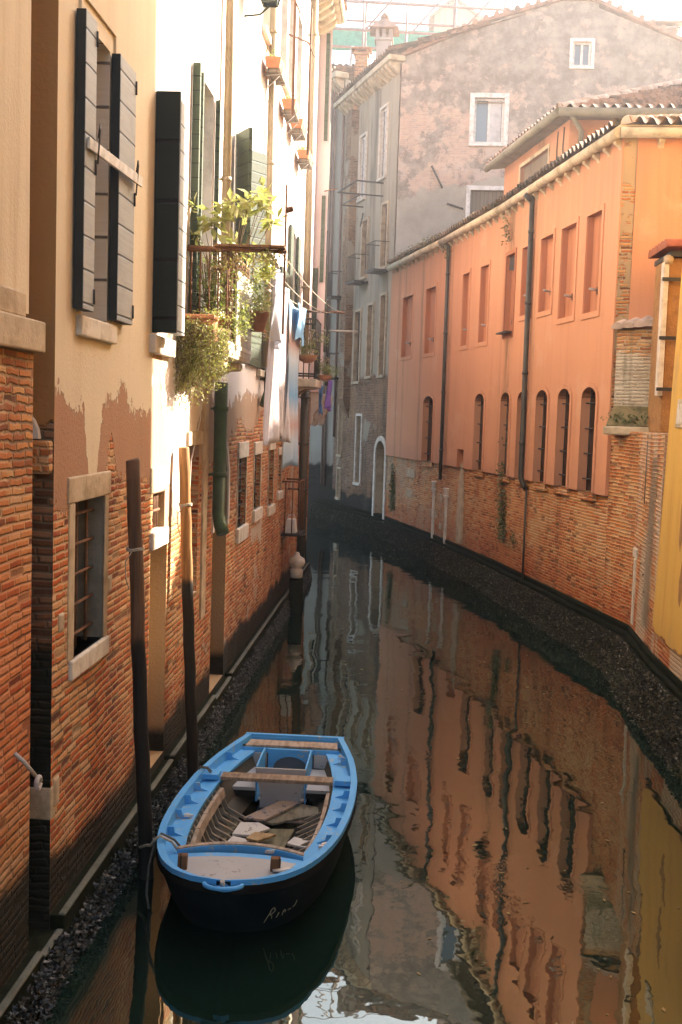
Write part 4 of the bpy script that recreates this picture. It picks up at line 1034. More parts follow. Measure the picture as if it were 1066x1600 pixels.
# bare chimney flue and white columns surviving in the brick base
mb = MB(); mb.prism([S[1].p(2.53, .75, 0), S[1].p(3.0, .75, 0), S[1].p(3.0, 2.0, 0), S[1].p(2.9, 2.35, 0), S[1].p(2.76, 2.72, 0), S[1].p(2.6, 2.3, 0), S[1].p(2.53, 1.9, 0)], S[1].n*.05)
mb.build('old_flue', M['stone_warm'], O, bevel=.015)
for P, u, zt in ((S[2], .30, 1.85), (S[1], 4.05, 1.75)):
    mb = MB(); pbox(mb, P, u-.065, u+.065, .5, zt, -.01, .05); pbox(mb, P, u-.13, u+.13, zt+.002, zt+.07, -.01, .075); pbox(mb, P, u-.10, u+.10, zt+.072, zt+.20, -.01, .06); pbox(mb, P, u-.14, u+.14, zt+.202, zt+.25, -.01, .08)
    mb.build('stone_column', M['stone'], O, bevel=.012)
for P, u, z, a, b in ((S[2], -.0, 1.15, .55, .2), (S[1], 4.5, 1.6, .2, .2), (S[1], 4.45, .9, .25, .16), (S[2], 2.3, 2.05, .8, .25), (S[2], 2.5, 1.5, .6, .22)):
    mb = MB(); pbox(mb, P, u, u+a, z, z+b, -.02, .02); mb.build('stone_block', M['stone_warm'], O, bevel=.012)
# eave: stone gutter on brackets
def eave(P, u0, u1, z, par, n, mat, r=.085, out=.20, base=OFF):
    m_ = MB(); m_.tube([P.p(u0, z, base+out-r), P.p(u1, z, base+out-r)], r, 12)
    pbox(m_, P, u0, u1, z-.05, z+.12, -.05, base+out-.10)
    e_ = m_.build('gutter', mat, par)
    for k in range(n):
        u = u0+(u1-u0)*(k+.5)/n
        m_ = MB(); m_.prism([P.p(u-.05, z-.052, base-.02), P.p(u-.05, z-.052, base+out-.10), P.p(u-.05, z-.12, base+out-.10), P.p(u-.05, z-.17, base+.03), P.p(u-.05, z-.24, base-.02)], P.d*.10)
        m_.build('bracket', mat, e_, bevel=.012)
    return e_
eave(S[0], -.12, S[0].L+.02, 8.22, O, 14, M['cornice']); eave(S[1], .0, S[1].L+.02, 8.22, O, 11, M['cornice']); eave(S[2], .0, S[2].L-.05, 8.22, O, 12, M['cornice'])
eave(EG, -.12, EGL, 8.22, O, 5, M['cornice'], base=.03)
# roofs
def p3(P, u, off, z): return P.p(u, z, off)
RZ = 9.5
apex = V((6.6, 22.2, RZ))
mb = MB()
tile_roof(mb, p3(S[0], -.05, .22, 8.30), p3(S[0], S[0].L, .22, 8.30), V((6.3, 25.0, RZ)), apex)
tile_roof(mb, p3(S[1], 0, .22, 8.30), p3(S[1], S[1].L, .22, 8.30), V((5.2, 30.0, RZ)), V((6.3, 25.0, RZ)))
tile_roof(mb, p3(S[2], 0, .22, 8.30), p3(S[2], S[2].L, .22, 8.30), V((3.8, 34.3, RZ)), V((5.2, 30.0, RZ)))
ec0, ec1 = EG.p(-.05, 8.30, .2), EG.p(EGL, 8.30, .2)
tile_roof(mb, ec0, ec1, V((9.3, 22.2, RZ)), apex)
rf = mb.build('roof', M['tile_moss'], O)
mb = MB(); ridge_row(mb, ec0+V((.03, .05, .06)), apex+V((0, 0, .1)), .12); mb.build('ridge_tiles', M['ridge'], rf)
# downpipes
def rpipe(P, u0, z0, u1, z1, r, mat, foot=None):
    m_ = MB(); pts = [P.p(u0, z1, OFF+r+.03), P.p(u1, z0, OFF+r+.03)]
    if foot: pts += [P.p(u1-.03, z0-.10, OFF+r), P.p(u1-.10, z0-.22, .06)]
    m_.tube(pts, r, 12); o_ = m_.build('downpipe', mat, O)
    for k in range(4):
        c_ = MB(); t = (k+.5)/4; uu, zz = u0+(u1-u0)*t, z1+(z0-z1)*t
        c_.tube([P.p(uu, zz-.03, OFF+r+.03), P.p(uu, zz+.03, OFF+r+.03)], r*1.2, 12); c_.build('pipe_clip', mat, o_)
    if foot: f_ = MB(); f_.tube([P.p(u1-.10, z0-.2, .05), P.p(u1-.12, foot, .05)], .022, 8); f_.build('lower_pipe', M['pipe_dark'], o_)
rpipe(S[0], 4.40, 2.62, 4.33, 8.1, .052, M['pipe_dark'], .55)
rpipe(S[1], 4.38, 2.2, 4.30, 8.1, .045, M['pipe_dark'])
mb = MB(); mb.tube([S[0].p(4.40, 8.12, .30), S[0].p(4.40, 8.0, OFF+.085)], .05, 10); mb.build('pipe_elbow', M['pipe_dark'], O)
# dark run-off strips are moss growing on the wall
def weedstrip(name, label, P, us, zs, n, size, seed, off=OFF+.01, group=None, th=.05):
    rd = random.Random(seed); m_ = MB()
    for _ in range(n):
        t = rd.random()**.7; u = us[0]+(us[1]-us[0])*t+rd.gauss(0, .06+.05*t); z = zs[0]+(zs[1]-zs[0])*t
        p = P.p(u+rd.gauss(0, .05), z+rd.gauss(0, .06), off+abs(rd.gauss(0, th)))
        m_.leaf(p, P.n*.5+V((rd.gauss(0, .7), rd.gauss(0, .7), rd.gauss(-.6, .6))), P.n+V((rd.gauss(0, .4), rd.gauss(0, .4), .5)), size*rd.uniform(.6, 1.4), size*.5)
    o = m_.build(name, M['weed'], None, loc=P.p(us[0], zs[0], 0)); return tag(o, label, 'plant', group)
weedstrip('wall_weed', 'green weeds trailing down the brick below the sheeted dark window', S[0], (6.0, 5.75), (2.9, 1.25), 520, .075, 5, .02)
weedstrip('wall_weed', 'small tuft of weeds low on the orange brick beside the thin pipe', S[0], (5.0, 4.9), (1.5, 1.2), 90, .06, 6, .02)
weedstrip('wall_weed', 'weeds rooted inside the dark arched window right of the trailing weeds', S[0], (5.85, 5.95), (3.9, 3.2), 110, .07, 8, -.1)
weedstrip('wall_weed', 'dark ivy patch at the far foot of the orange wall beside the white doorway', S[2], (4.6, 4.5), (2.4, 1.0), 420, .085, 9, .02, th=.03)
weedstrip('eave_weed', 'thin grass growing along the far roof edge of the orange house', S[2], (5.2, .2), (8.42, 8.42), 200, .09, 12, .15)
weedstrip('eave_weed', 'moss tuft at the gutter above the middle downpipe', S[1], (4.6, 4.2), (8.22, 7.75), 110, .07, 13, .12)
weedstrip('eave_weed', 'moss tuft under the gutter at the bend of the orange house', S[0], (6.3, 6.0), (8.15, 7.5), 110, .07, 14, .1)

# attic room standing on the roof
T0, T1 = (2.90, 22.4), (2.02, 26.7)
TP = PR(T0, T1); TE = Plane(T0, (9.0, 22.2), (0, -1))
TZ = 9.58
mb = MB()
ow = dict(u0=1.2, u1=3.1, z0=8.5, z1=9.3, depth=.07)
wall(mb, TP, 0, TP.L, 8.3, TZ, [ow]); wall(mb, TE, 0, TE.L, 8.3, TZ)
body(mb, [T0, T1, (8, 28), (9.0, 22.2)], 8.3, TZ, skip=(0, 3))
at = mb.build('attic', M['orange'], O)
mb = MB(); back(mb, TP, ow, 0, 0)
mb.build('window', M['wood_grey'], at)
mb = MB(); arch_ring(mb, TP, ow, .08, -.01, .02); mb.build('window_frame', M['cornice'], at)
ex = .34
e0 = TP.p(-ex, TZ+.02, ex); e1 = TP.p(TP.L+ex, TZ+.02, ex); e2 = V((9.4, e0.y-.2, TZ+.02)); ap = V((5.5, 24.8, 10.86)); ap2 = V((7.1, 24.6, 10.86))
mb = MB()
tile_roof(mb, e0, e1, ap+V((-.1, .3, 0)), ap, .2, .34); tile_roof(mb, e0, e2, ap2, ap, .2, .34)
rr = mb.build('roof', M['tile'], at)
mb = MB(); ridge_row(mb, e0+V((.02, .05, .06)), ap+V((0, 0, .1)), .12); mb.build('ridge_tiles', M['ridge'], rr)
mb = MB(); mb.box(ap.x-.05, ap.x+.65, ap.y-.1, ap.y+.5, 10.86, 11.06); mb.build('ridge_cap', M['cornice'], rr, bevel=.05)
mb = MB(); mb.tube([e1, e0], .085, 10); mb.tube([e0, e2], .085, 10)
mb.poly([e0-Z*.03, e1-Z*.03, TP.p(TP.L, TZ-.02, 0), TP.p(0, TZ-.02, 0)]); mb.poly([e0-Z*.03, TE.p(0, TZ-.02), TE.p(TE.L, TZ-.02), e2-Z*.03])
mb.build('gutter', M['gutter'], at)
mb = MB(); mb.tube([e0+V((.25, .03, -.05)), TE.p(.22, TZ-.25, .08), TE.p(.2, 8.6, .08)], .05, 10); mb.build('downpipe', M['gutter'], at)
for u in (.25, .62):
    mb = MB(); mb.tube([TP.p(u, TZ-.1, .015), TP.p(u+.03, 9.1, .02), TP.p(u-.02, 8.5, .015)], .012, 5); mb.build('cable', M['pipe_dark'], at)

# ------------------------------------------------------------------ garden wall between the orange and the yellow house
Q0, Q1, Q2 = P0, (3.46, 17.0), (3.36, 14.9)
G = thing('garden_wall', 'mossy brick garden wall with a tile coping between the orange and yellow houses', 'wall', (3.5, 16.5, 0))
mb = MB(); mb.poly([(Q0[0], Q0[1], .3), (Q1[0], Q1[1], .3), (Q1[0], Q1[1], 3.62), (Q0[0], Q0[1], 3.62)][::-1]); mb.poly([(Q1[0], Q1[1], .3), (Q2[0], Q2[1], .3), (Q2[0], Q2[1], 3.62), (Q1[0], Q1[1], 3.62)][::-1])
body(mb, [Q0, Q1, Q2, (6.0, 14.9), (6.0, 18.0)], .3, 3.62, skip=(0, 1))
mb.build('lower_wall', M['brick_right'], G)
UW = Plane((3.22, 17.95), (4.05, 17.5), (-.476, -.879))
mb = MB(); wall(mb, UW, 0, 2.2, 3.6, 5.2)
for a in ((0, 2.2),): mb.poly([UW.p(0, 3.6), UW.p(0, 3.6, -.3), UW.p(0, 5.2, -.3), UW.p(0, 5.2)])
mb.poly([UW.p(0, 5.2), UW.p(0, 5.2, -.3), UW.p(2.2, 5.2, -.3), UW.p(2.2, 5.2)])
mb.build('upper_wall', M['brick_garden'], G)
mb = MB()
for k in range(9):
    u = .02+k*.17; a = UW.p(u, 5.21+.012*k, .10); b = UW.p(u+.02, 5.33+.012*k, -.30)
    ridge_row(mb, a, b, .095, .5)
mb.build('coping_tiles', M['ridge'], G)
mb = MB(); mb.prism([UW.p(-.0, 3.70, .36), UW.p(-.0, 4.02, .01), UW.p(-.0, 3.66, .01)], UW.d*1.5); mb.build('mossy_slope', M['lead'], G, bevel=.02)
mb = MB(); pbox(mb, UW, -.02, 1.5, 3.56, 3.695, .0, .42); mb.build('stone_ledge', M['cornice'], G, bevel=.03)
weedstrip('wall_weed', 'tuft of grass on the mossy ledge of the garden wall', UW, (.0, 1.0), (3.80, 3.83), 110, .07, 21, .25, th=.12)
weedstrip('wall_weed', 'dark green weeds low on the pale brick beside the yellow house', PR(Q1, Q2), (.7, 1.3), (1.75, 1.3), 170, .07, 22, .01)
mb = MB(); QP = PR(Q1, Q2); mb.prism([QP.p(.95, .9), QP.p(1.6, .9), QP.p(1.75, 3.3), QP.p(1.2, 3.3)], QP.n*.03)
mb.build('plaster_patch', M['plaster_pale'], G, bevel=.01)
mb = MB(); pbox(mb, QP, .18, .32, .75, 1.75, -.02, .05); pbox(mb, QP, .05, .40, 1.752, 1.90, -.02, .07); mb.build('stone_bracket', M['stone'], G, bevel=.02)
mb = MB(); mb.tube([QP.p(.75, 3.5, .05), QP.p(.75, 2.6, .05)], .06, 10); mb.build('drain_pipe', M['pipe_dark'], G)
# stucco shaft with tile cap
SH = thing('stucco_chimney', 'rough ochre stucco chimney shaft with iron straps and a red tile cap', 'chimney', (4.1, 16.9, 3.62))
mb = MB(); mb.box(3.64, 4.9, 16.5, 17.4, 3.62, 6.12); mb.build('shaft', M['stucco_rough'], SH, bevel=.02)
mb = MB(); mb.box(3.56, 3.635, 16.44, 16.62, 4.15, 6.05); mb.build('corner_post', M['stone'], SH, bevel=.01)
for z in (5.78, 4.95, 4.22):
    mb = MB(); mb.box(3.54, 4.92, 16.41, 16.435, z, z+.05)
    mb.build('iron_strap', M['iron'], SH)
mb = MB(); mb.prism([(3.64, 16.40, 6.125), (4.95, 16.40, 6.125), (4.95, 16.40, 6.2), (3.64, 16.40, 6.2)], (0, 1.1, 0), 0)
mb.build('cap_slab', M['iron'], SH)
mb = MB()
for k in range(6): ridge_row(mb, (3.54+.0*k, 16.38+k*.2, 6.24), (5.0, 16.38+k*.2, 6.30), .12, .45)
mb.build('cap_tiles', M['terracotta_cap'], SH)
mb = MB(); mb.lathe((3.62, 16.46, 6.02), [(.05, 0), (.07, .04), (.07, .1), (.03, .13)], 12); mb.build('finial', M['stone_warm'], SH)

# ------------------------------------------------------------------ yellow house
Y = thing('yellow_house', 'yellow plastered house at the right edge on a low red brick footing', 'house', (3.5, 8, 0))
mb = MB(); lean = .026; zt = 13.0
def yp(y, z): return V((3.325+lean*(z-1)+(0 if z > 1 else 0), y, z))
a, b, c, d = yp(-3, 1.0), yp(14.88, 1.0), yp(14.88, zt), yp(-3, zt)
mb.poly([a, d, c, b]); mb.poly([b, c, V((8, 14.88, zt)), V((8, 14.88, 1.0))]); mb.poly([c, d, V((8, -3, zt)), V((8, 14.88, zt))]); mb.poly([a, V((8, -3, 1)), V((8, -3, zt)), d]); mb.poly([V((8, -3, 1)), V((8, 14.88, 1)), V((8, 14.88, zt)), V((8, -3, zt))])
mb.build('wall', M['yellow'], Y)
mb = MB(); mb.box(3.36, 8, -3, 14.895, .2, .996); mb.build('brick_footing', M['brick_right'], Y)
mb = MB(); mb.frame_box(yp(14.05, 3.70)-V((.02, 0, 0)), (0, .42, 0), (.05, 0, 0), (.02, 0, .36)); nt_ = mb.build('wall_plaque', M['cornice'], Y, bevel=.01)
mb = MB(); mb.frame_box(yp(14.11, 3.75)-V((.026, 0, 0)), (0, .30, 0), (.02, 0, 0), (.015, 0, .25)); mb.build('plaque_face', M['stone'], nt_)
mb = MB()
for (y, z0, z1) in ((13.75, 2.2, 3.2), (13.55, 1.55, 2.15)):
    mb = MB(); mb.prism([yp(y+q[0], z0+q[1]*(z1-z0))-V((.004, 0, 0)) for q in ((0, 0), (.08, .1), (.11, .5), (.06, .9), (.02, 1), (-.03, .6), (-.05, .2))], (.02, 0, 0))
    mb.build('plaster_scar', M['stucco_rough'], Y)

# ledge and crust along the right bank
line = [(3.36, -3), (3.36, 14.9), (3.46, 17.0), P0, P1, P2_, P3, (-2.6, 39.6), (-4.2, 43.6)]
mb = MB()
segs = [PR(line[i], line[i+1]) for i in range(len(line)-1)]
for P in segs:
    zt = .62
    pbox(mb, P, -.03, P.L+.03, -.6, .50, -.25, .10); pbox(mb, P, -.02, P.L+.02, .502, .60, -.25, .06); pbox(mb, P, 0, P.L, .602, .70, -.2, .03)
tag(mb.build('foundation_ledge', M['stone_algae'], bevel=.03), kind='structure')
mb = MB()
for P in segs:
    kk = .45 if P in segs[4:] else (.75 if P is segs[3] else 1)
    pr = [(.05, .47), (.05+.20*kk, .14), (.05+.26*kk, -.08)]
    for i in range(2):
        mb.poly([P.p(-.1, pr[i][1], pr[i][0]), P.p(P.L+.1, pr[i][1], pr[i][0]), P.p(P.L+.1, pr[i+1][1], pr[i+1][0]), P.p(-.1, pr[i+1][1], pr[i+1][0])], 1)
def f_r(rd):
    k = rd.random()
    if k < .32: P = segs[0]; u = P.L*(1-.42*rd.random()**1.2)
    elif k < .47: P = segs[1]; u = rd.uniform(0, P.L)
    elif k < .55: P = segs[2]; u = rd.uniform(0, P.L)
    elif k < .78: P = segs[3]; u = rd.uniform(0, P.L)
    elif k < .90: P = segs[4]; u = rd.uniform(0, P.L)
    else: P = rd.choice(segs[5:]); u = rd.uniform(0, P.L)
    t = rd.random(); w_ = (math.sin(u*4.1)*.5+math.sin(u*9.7)*.3+math.sin(u*1.3)*.4)*.022+.02
    kk = .45 if P in segs[4:] else (.75 if P is segs[3] else 1)
    return P.p(u, .50-.54*t, .08+(.27*t+w_)*kk+rd.uniform(-.03, .05)*kk), (P.n*.8+Z*.6).normalized()
scatter_crust(mb, f_r, 34000, .020, .062, 0, 8)
tag(mb.build('oyster_crust', [M['oyster'], M['stone_algae']]), 'crust of brown oysters and weed along the right bank at the waterline', 'oysters', kind='stuff')

# ------------------------------------------------------------------ grey gabled house beyond
H_ = thing('gabled_house', 'tall grey house with flaking plaster and a wide gable above the orange roof', 'house', (2, 36, 0))
GP = Plane((-.58, 34.52), (11.5, 34.52), (0, -1))
GZ = 13.2
g1 = dict(u0=2.22, u1=3.10, z0=12.0, z1=13.32, depth=.15, rm=1); g2 = dict(u0=5.05, u1=5.58, z0=14.28, z1=14.98, depth=.15, rm=1); g3 = dict(u0=2.2, u1=3.6, z0=8.7, z1=10.62, depth=.12, rm=1)
mb = MB(); wall(mb, GP, 0, GP.L, 5, GZ, [o for o in (g1, g3)])
top = [(12.08, 13.6), (8.1, 15.05), (5.55, 16.15), (4.7, 16.15), (2.6, 15.55), (.4, 14.62), (0, 14.45)]
wall(mb, GP, 0, 4.9, GZ, 14.2, [dict(g1, z0=GZ-.001)])
face(mb, GP, [(4.9, GZ, 0), (12.08, GZ, 0), (12.08, 13.6, 0), (11.0, 14.2, 0), (4.9, 14.2, 0)])
wall(mb, GP, 4.9, 5.75, 14.2, 15.1, [g2])
face(mb, GP, [(5.75, 14.2, 0), (11.0, 14.2, 0), (8.1, 15.05, 0), (5.75, 15.95, 0), (5.75, 15.1, 0)])
face(mb, GP, [(4.9, 15.1, 0), (5.75, 15.1, 0), (5.75, 16.05, 0), (5.55, 16.15, 0), (4.9, 16.15, 0)])
face(mb, GP, [(0, 14.2, 0), (4.9, 14.2, 0), (4.9, 16.15, 0), (4.7, 16.15, 0), (2.6, 15.55, 0), (.4, 14.62, 0), (0, 14.45, 0)])
GS = PR((-.6, 34.52), (-2.6, 39.9))
def gop(u0, u1, z0, z1, **k): return dict(u0=u0, u1=u1, z0=z0, z1=z1, depth=k.pop('depth', .08), rm=1, **k)
gops = [gop(.12, 1.0, .5, 3.0, rise=.42, depth=.4), gop(2.55, 3.05, 1.55, 3.75), gop(.5, .95, 5.05, 7.5), gop(1.75, 2.2, 5.05, 7.3), gop(3.0, 3.6, 4.9, 7.2),
        gop(.65, 1.15, 8.4, 10.3), gop(2.6, 3.1, 8.3, 10.1), gop(1.0, 1.6, 11.2, 13.3), gop(3.05, 3.65, 10.9, 12.9), gop(4.75, 5.1, .9, 1.9), gop(4.7, 5.1, 2.4, 4.1)]
wall(mb, GS, 0, GS.L, .3, 14.3, gops)
body(mb, [(-.6, 34.52), (-2.6, 39.9), (8.5, 44), (11.5, 34.52)], .3, 13.2, skip=(0, 3))
mb.build('wall', [M['gable'], M['stone_warm']], H_)
# give the canal front its own darker coat: a thin render skin with the same openings
mb = MB(); wall(mb, GS, -.004, GS.L, .3, 14.3, [dict(o, depth=.02) for o in gops], off=.02); mb.build('canal_front', [M['goth'], M['stone_warm']], H_)
def hwin(P, o, mat, frame, par, w=.09, pr=.04, off=0, mull=True):
    m_ = MB(); arch_ring(m_, P, o, w, off-.01, off+pr); pbox(m_, P, o['u0']-w, o['u1']+w, o['z0']-.09, o['z0']-.002, off-.1, off+pr+.03)
    wn = m_.build('window', frame, par, bevel=.008)
    m_ = MB(); back(m_, P, o); m_.build('pane', mat, wn)
    if mull:
        m_ = MB(); k = -o['depth']+.03; a, b = o['u0'], o['u1']
        for q in ((a, a+.06), (b-.06, b), ((a+b)/2-.035, (a+b)/2+.035)): pbox(m_, P, q[0], q[1], o['z0'], o['z1'], k, k+.05)
        pbox(m_, P, a, b, o['z1']-.06, o['z1'], k, k+.045); pbox(m_, P, a, b, o['z0'], o['z0']+.06, k, k+.045); m_.build('casement', M['white_frame'], wn)
    return wn
hwin(GP, g1, M['glass_sky'], M['white_frame'], H_, .14); hwin(GP, g2, M['glass_sky'], M['white_frame'], H_, .10)
w3 = hwin(GP, g3, M['wood_grey'], M['white_frame'], H_, .13, mull=False)
mb = MB(); pbox(mb, GP, 2.64, 3.02, 12.05, 13.28, -.115, -.095); mb.build('curtain', M['curtain'], H_)
mb = MB(); pbox(mb, GP, 4.7, 5.9, 12.35, 12.62, -.02, .03); mb.build('stone_block', M['white_frame'], H_, bevel=.02)
for i, o in enumerate(gops):
    if i == 0:
        m_ = MB(); back(m_, GS, o); dd = m_.build('doorway', M['void'], H_)
        m_ = MB(); arch_ring(m_, GS, o, .16, .0, .06); m_.build('stone_surround', M['stone'], dd, bevel=.01)
        m_ = MB(); pbox(m_, GS, .42, .98, .5, 2.45, -.395, -.34); m_.build('door_leaf', M['white_frame'], dd)
    else: hwin(GS, o, M['glass'] if i in (1, 7, 8) else M['void'], M['stone'] if i in (1, 7, 8) else M['stone_warm'], H_, .09 if i < 9 else .05, .05, .02, mull=i in (7, 8))
# roof, eave brackets
mb = MB()
prof = [(12.3, 13.45), (8.1, 15.05), (5.55, 16.15), (4.7, 16.15), (2.6, 15.55), (.4, 14.62), (-.35, 14.35)]
for i in range(len(prof)-1):
    (u0, z0), (u1, z1) = prof[i], prof[i+1]
    mb.frame_box(GP.p(u0, z0+.01, .10), GP.p(u1, z1+.01, .10)-GP.p(u0, z0+.01, .10), V((0, 8, 0)), Z*.10)
rf = mb.build('roof', M['tile'], H_)
mb = MB()
for i in range(len(prof)-1):
    if i == 2: mb.build('verge_tiles', M['tile'], rf); mb = MB()
    if i == 2: continue
    (u0, z0), (u1, z1) = prof[i], prof[i+1]; n = int(abs(u1-u0)/.3)
    for k in range(n):
        t = (k+.5)/n; c_ = GP.p(u0+(u1-u0)*t, z0+(z1-z0)*t+.12, .14)
        mb.tube([c_+V((0, 0, 0)), c_+V((0, .5, .01))], .085, 8)
mb.build('verge_tiles', M['tile'], rf)
mb = MB(); pbox(mb, GS, -.1, GS.L, 14.34, 14.50, -.1, .42); ev = mb.build('cornice', M['cornice'], H_, bevel=.02)
for k in range(17):
    u = .05+k*.325; mb = MB(); mb.prism([GS.p(u, 14.338, .0), GS.p(u, 14.338, .36), GS.p(u, 14.24, .34), GS.p(u, 14.10, .16), GS.p(u, 14.0, .0)], GS.d*.16); mb.build('bracket', M['cornice'], ev, bevel=.012)
mb = MB(); tile_roof(mb, GS.p(-.2, 14.52, .45), GS.p(GS.L, 14.52, .45), V((3.0, 41, 16.1)), V((4.2, 34.6, 16.1)), .22, .5); mb.build('roof_slope', M['tile_moss'], H_)
for u in (5.52,):
    mb = MB(); mb.tube([GS.p(u, 14.2, .09), GS.p(u, 3, .09)], .045, 8); mb.build('downpipe', M['pipe_brown'], H_)
mb = MB(); pbox(mb, GS, 3.95, 4.55, 4.3, 13.9, .0, .28); mb.prism([GS.p(3.95, 4.295, .02), GS.p(3.95, 4.295, .28), GS.p(4.05, 3.6, .02)], GS.d*.6); mb.build('chimney_breast', M['breast'], H_, bevel=.02)
for u0, u1, z in ((.45, 1.3, 8.2), (2.4, 3.3, 8.05), (5.0, 5.6, 7.8), (5.0, 5.6, 5.0)):
    mb = MB(); pbox(mb, GS, u0, u1, z, z+.07, 0, .5); bb = mb.build('balcony', M['iron'], H_)
    mb = MB()
    for z2 in (z+.9,): mb.tube([GS.p(u0, z2, .02), GS.p(u0, z2, .48), GS.p(u1, z2, .48), GS.p(u1, z2, .02)], .014, 5)
    for k in range(8): mb.tube([GS.p(u0+(u1-u0)*k/7, z+.07, .48), GS.p(u0+(u1-u0)*k/7, z+.9, .48)], .009, 4)
    mb.build('railing', M['iron'], bb)
mb = MB(); mb.tube([GS.p(3.2, 11.0, .02), GS.p(3.2, 11.0, .9), GS.p(1.2, 11.0, .9), GS.p(1.2, 11.0, .02)], .03, 6); mb.tube([GS.p(3.2, 10.6, .02), GS.p(3.2, 10.6, .75), GS.p(1.2, 10.6, .75), GS.p(1.2, 10.6, .02)], .025, 6); mb.tube([GS.p(3.2, 10.4, .02), GS.p(1.6, 9.7, .6)], .025, 6); mb.build('iron_frame', M['iron'], H_)
for p, q in (((1.5, 10.2), (1.85, 9.75)), ((2.0, 9.1), (2.5, 9.15))):
    mb = MB(); mb.tube([GP.p(p[0]-.5, p[1]+1.1, .05), GP.p(q[0]-.5, q[1]+.9, .05)], .03, 6); mb.build('wall_tie', M['iron'], H_)
# chimneys
def chimney(name, label, x, y, z0, z1, w, mat, hood):
    t = thing(name, label, 'chimney', (x, y, z0)); m_ = MB(); m_.box(x-w/2, x+w/2, y-w/2, y+w/2, z0, z1); m_.build('stack', mat, t, bevel=.02)
    m_ = MB()
    if hood:
        m_.box(x-w*.6, x+w*.6, y-w*.6, y+w*.6, z1+.002, z1+.08)
        for sx in (-1, 0, 1):
            for sy in (-1, 1): m_.box(x+sx*w*.42-.06, x+sx*w*.42+.06, y+sy*w*.42-.06, y+sy*w*.42+.06, z1+.082, z1+.34)
        m_.build('vent', mat, t)
        m_ = MB(); r = w*.95
        m_.add([(x-r, y-r, z1+.34), (x+r, y-r, z1+.34), (x+r, y+r, z1+.34), (x-r, y+r, z1+.34), (x-.1, y-.1, z1+.72), (x+.1, y-.1, z1+.72), (x+.1, y+.1, z1+.72), (x-.1, y+.1, z1+.72)],
               [(3, 2, 1, 0), (0, 1, 5, 4), (1, 2, 6, 5), (2, 3, 7, 6), (3, 0, 4, 7), (4, 5, 6, 7)])
        m_.lathe((x, y, z1+.72), [(.13, 0), (.16, .08), (.06, .2)], 10); m_.build('hood', M['tile'], t)
    else:
        m_.box(x-w*.62, x+w*.62, y-w*.62, y+w*.62, z1+.002, z1+.07); m_.box(x-w*.8, x+w*.8, y-w*.8, y+w*.8, z1+.16, z1+.20)
        for sx in (-1, 1):
            for sy in (-1, 1): m_.box(x+sx*w*.45-.04, x+sx*w*.45+.04, y+sy*w*.45-.04, y+sy*w*.45+.04, z1+.072, z1+.16)
        m_.build('cap', mat, t)
M['chim_grey'] = mat_plain('grey_chimney', (.33, .29, .26), .9, .3, 3, .01, 18)
M['chim_brick'] = mat_wall('chimney_brick', PAL_OCH, (.40, .30, .2), eff=.4)
chimney('chimney', 'tall grey square chimney with a tiled hood behind the gabled house eave', -1.22, 37.2, 13.5, 15.75, .50, M['chim_grey'], True)
chimney('chimney', 'short brick chimney with a flat cap left of the tall grey chimney', -2.0, 38.6, 13.0, 15.75, .42, M['chim_brick'], False)
chimney('chimney', 'crumbling chimney stump on the right slope of the gable', 7.35, 36.0, 14.6, 15.75, .7, M['chim_grey'], False)

# ------------------------------------------------------------------ far houses closing the view
FH = thing('grey_house', 'shadowed grey house closing the canal at the bend, with brown pipes and a pointed window', 'house', (-4, 42, 0))
FP = PR((-2.6, 39.95), (-5.2, 44.6))
fo = [gop(2.9, 3.35, 1.9, 3.5, rise=.35, depth=.2), gop(1.1, 1.55, 4.6, 7.2), gop(1.0, 1.5, 8.3, 10.4), gop(2.3, 2.75, 8.0, 10.6), gop(2.3, 2.8, 11.6, 13.6), gop(2.1, 2.6, 5.0, 7.4)]
mb = MB(); wall(mb, FP, 0, FP.L, .3, 15.4, fo); body(mb, [(-2.6, 39.95), (-5.2, 44.6), (2, 50), (4, 46)], .3, 15.4, skip=(0,)); mb.build('wall', [M['far'], M['stone_warm']], FH)
for o in fo: hwin(FP, o, M['glass'], M['stone_warm'], FH, .07, .04, 0, mull=False)
mb = MB(); pbox(mb, FP, -.05, FP.L, 15.41, 15.62, -.1, .42); ev = mb.build('cornice', M['cornice'], FH, bevel=.04)
for k in range(12):
    u = .1+k*.42; mb = MB(); mb.prism([FP.p(u, 15.405, 0), FP.p(u, 15.405, .36), FP.p(u, 15.3, .33), FP.p(u, 15.05, 0)], FP.d*.18); mb.build('bracket', M['cornice'], ev)
mb = MB(); tile_roof(mb, FP.p(-.1, 15.64, .4), FP.p(FP.L, 15.64, .4), V((0, 49, 17.2)), V((2, 45, 17.2)), .22, .5); mb.build('roof', M['tile'], FH)
for u in (.62, .85):
    mb = MB(); mb.tube([FP.p(u, 15.2, .07), FP.p(u, 1.2, .07)], .04, 8); mb.build('downpipe', M['pipe_brown'], FH)
mb = MB(); mb.tube([FP.p(3.0, 2.9, .02), FP.p(2.6, 2.95, .5)], .015, 6); mb.build('iron_rod', M['iron_white'], FH)
BK = thing('back_house', 'warm brick house with a dark roof behind the chimneys under the scaffold', 'house', (0, 52, 0))
mb = MB(); mb.box(-14, 9, 50, 58, 8, 18.6); mb.build('wall', M['far_warm'], BK)
mb = MB(); tile_roof(mb, (-14.2, 49.3, 18.65), (9.2, 49.3, 18.65), (9.2, 54, 19.9), (-14.2, 54, 19.9), .28, .5); mb.build('roof', M['tile_moss'], BK)
SB = thing('dormer_house', 'small far rooftop gable peeping above the scaffold bars', 'house', (1.6, 62, 16))
mb = MB(); mb.prism([(.6, 60, 16), (2.9, 60, 16), (2.9, 60, 24.4), (1.6, 60, 25.3), (.6, 60, 24.6)], (0, 5, 0)); mb.build('wall', M['far_warm'], SB)
mb = MB()
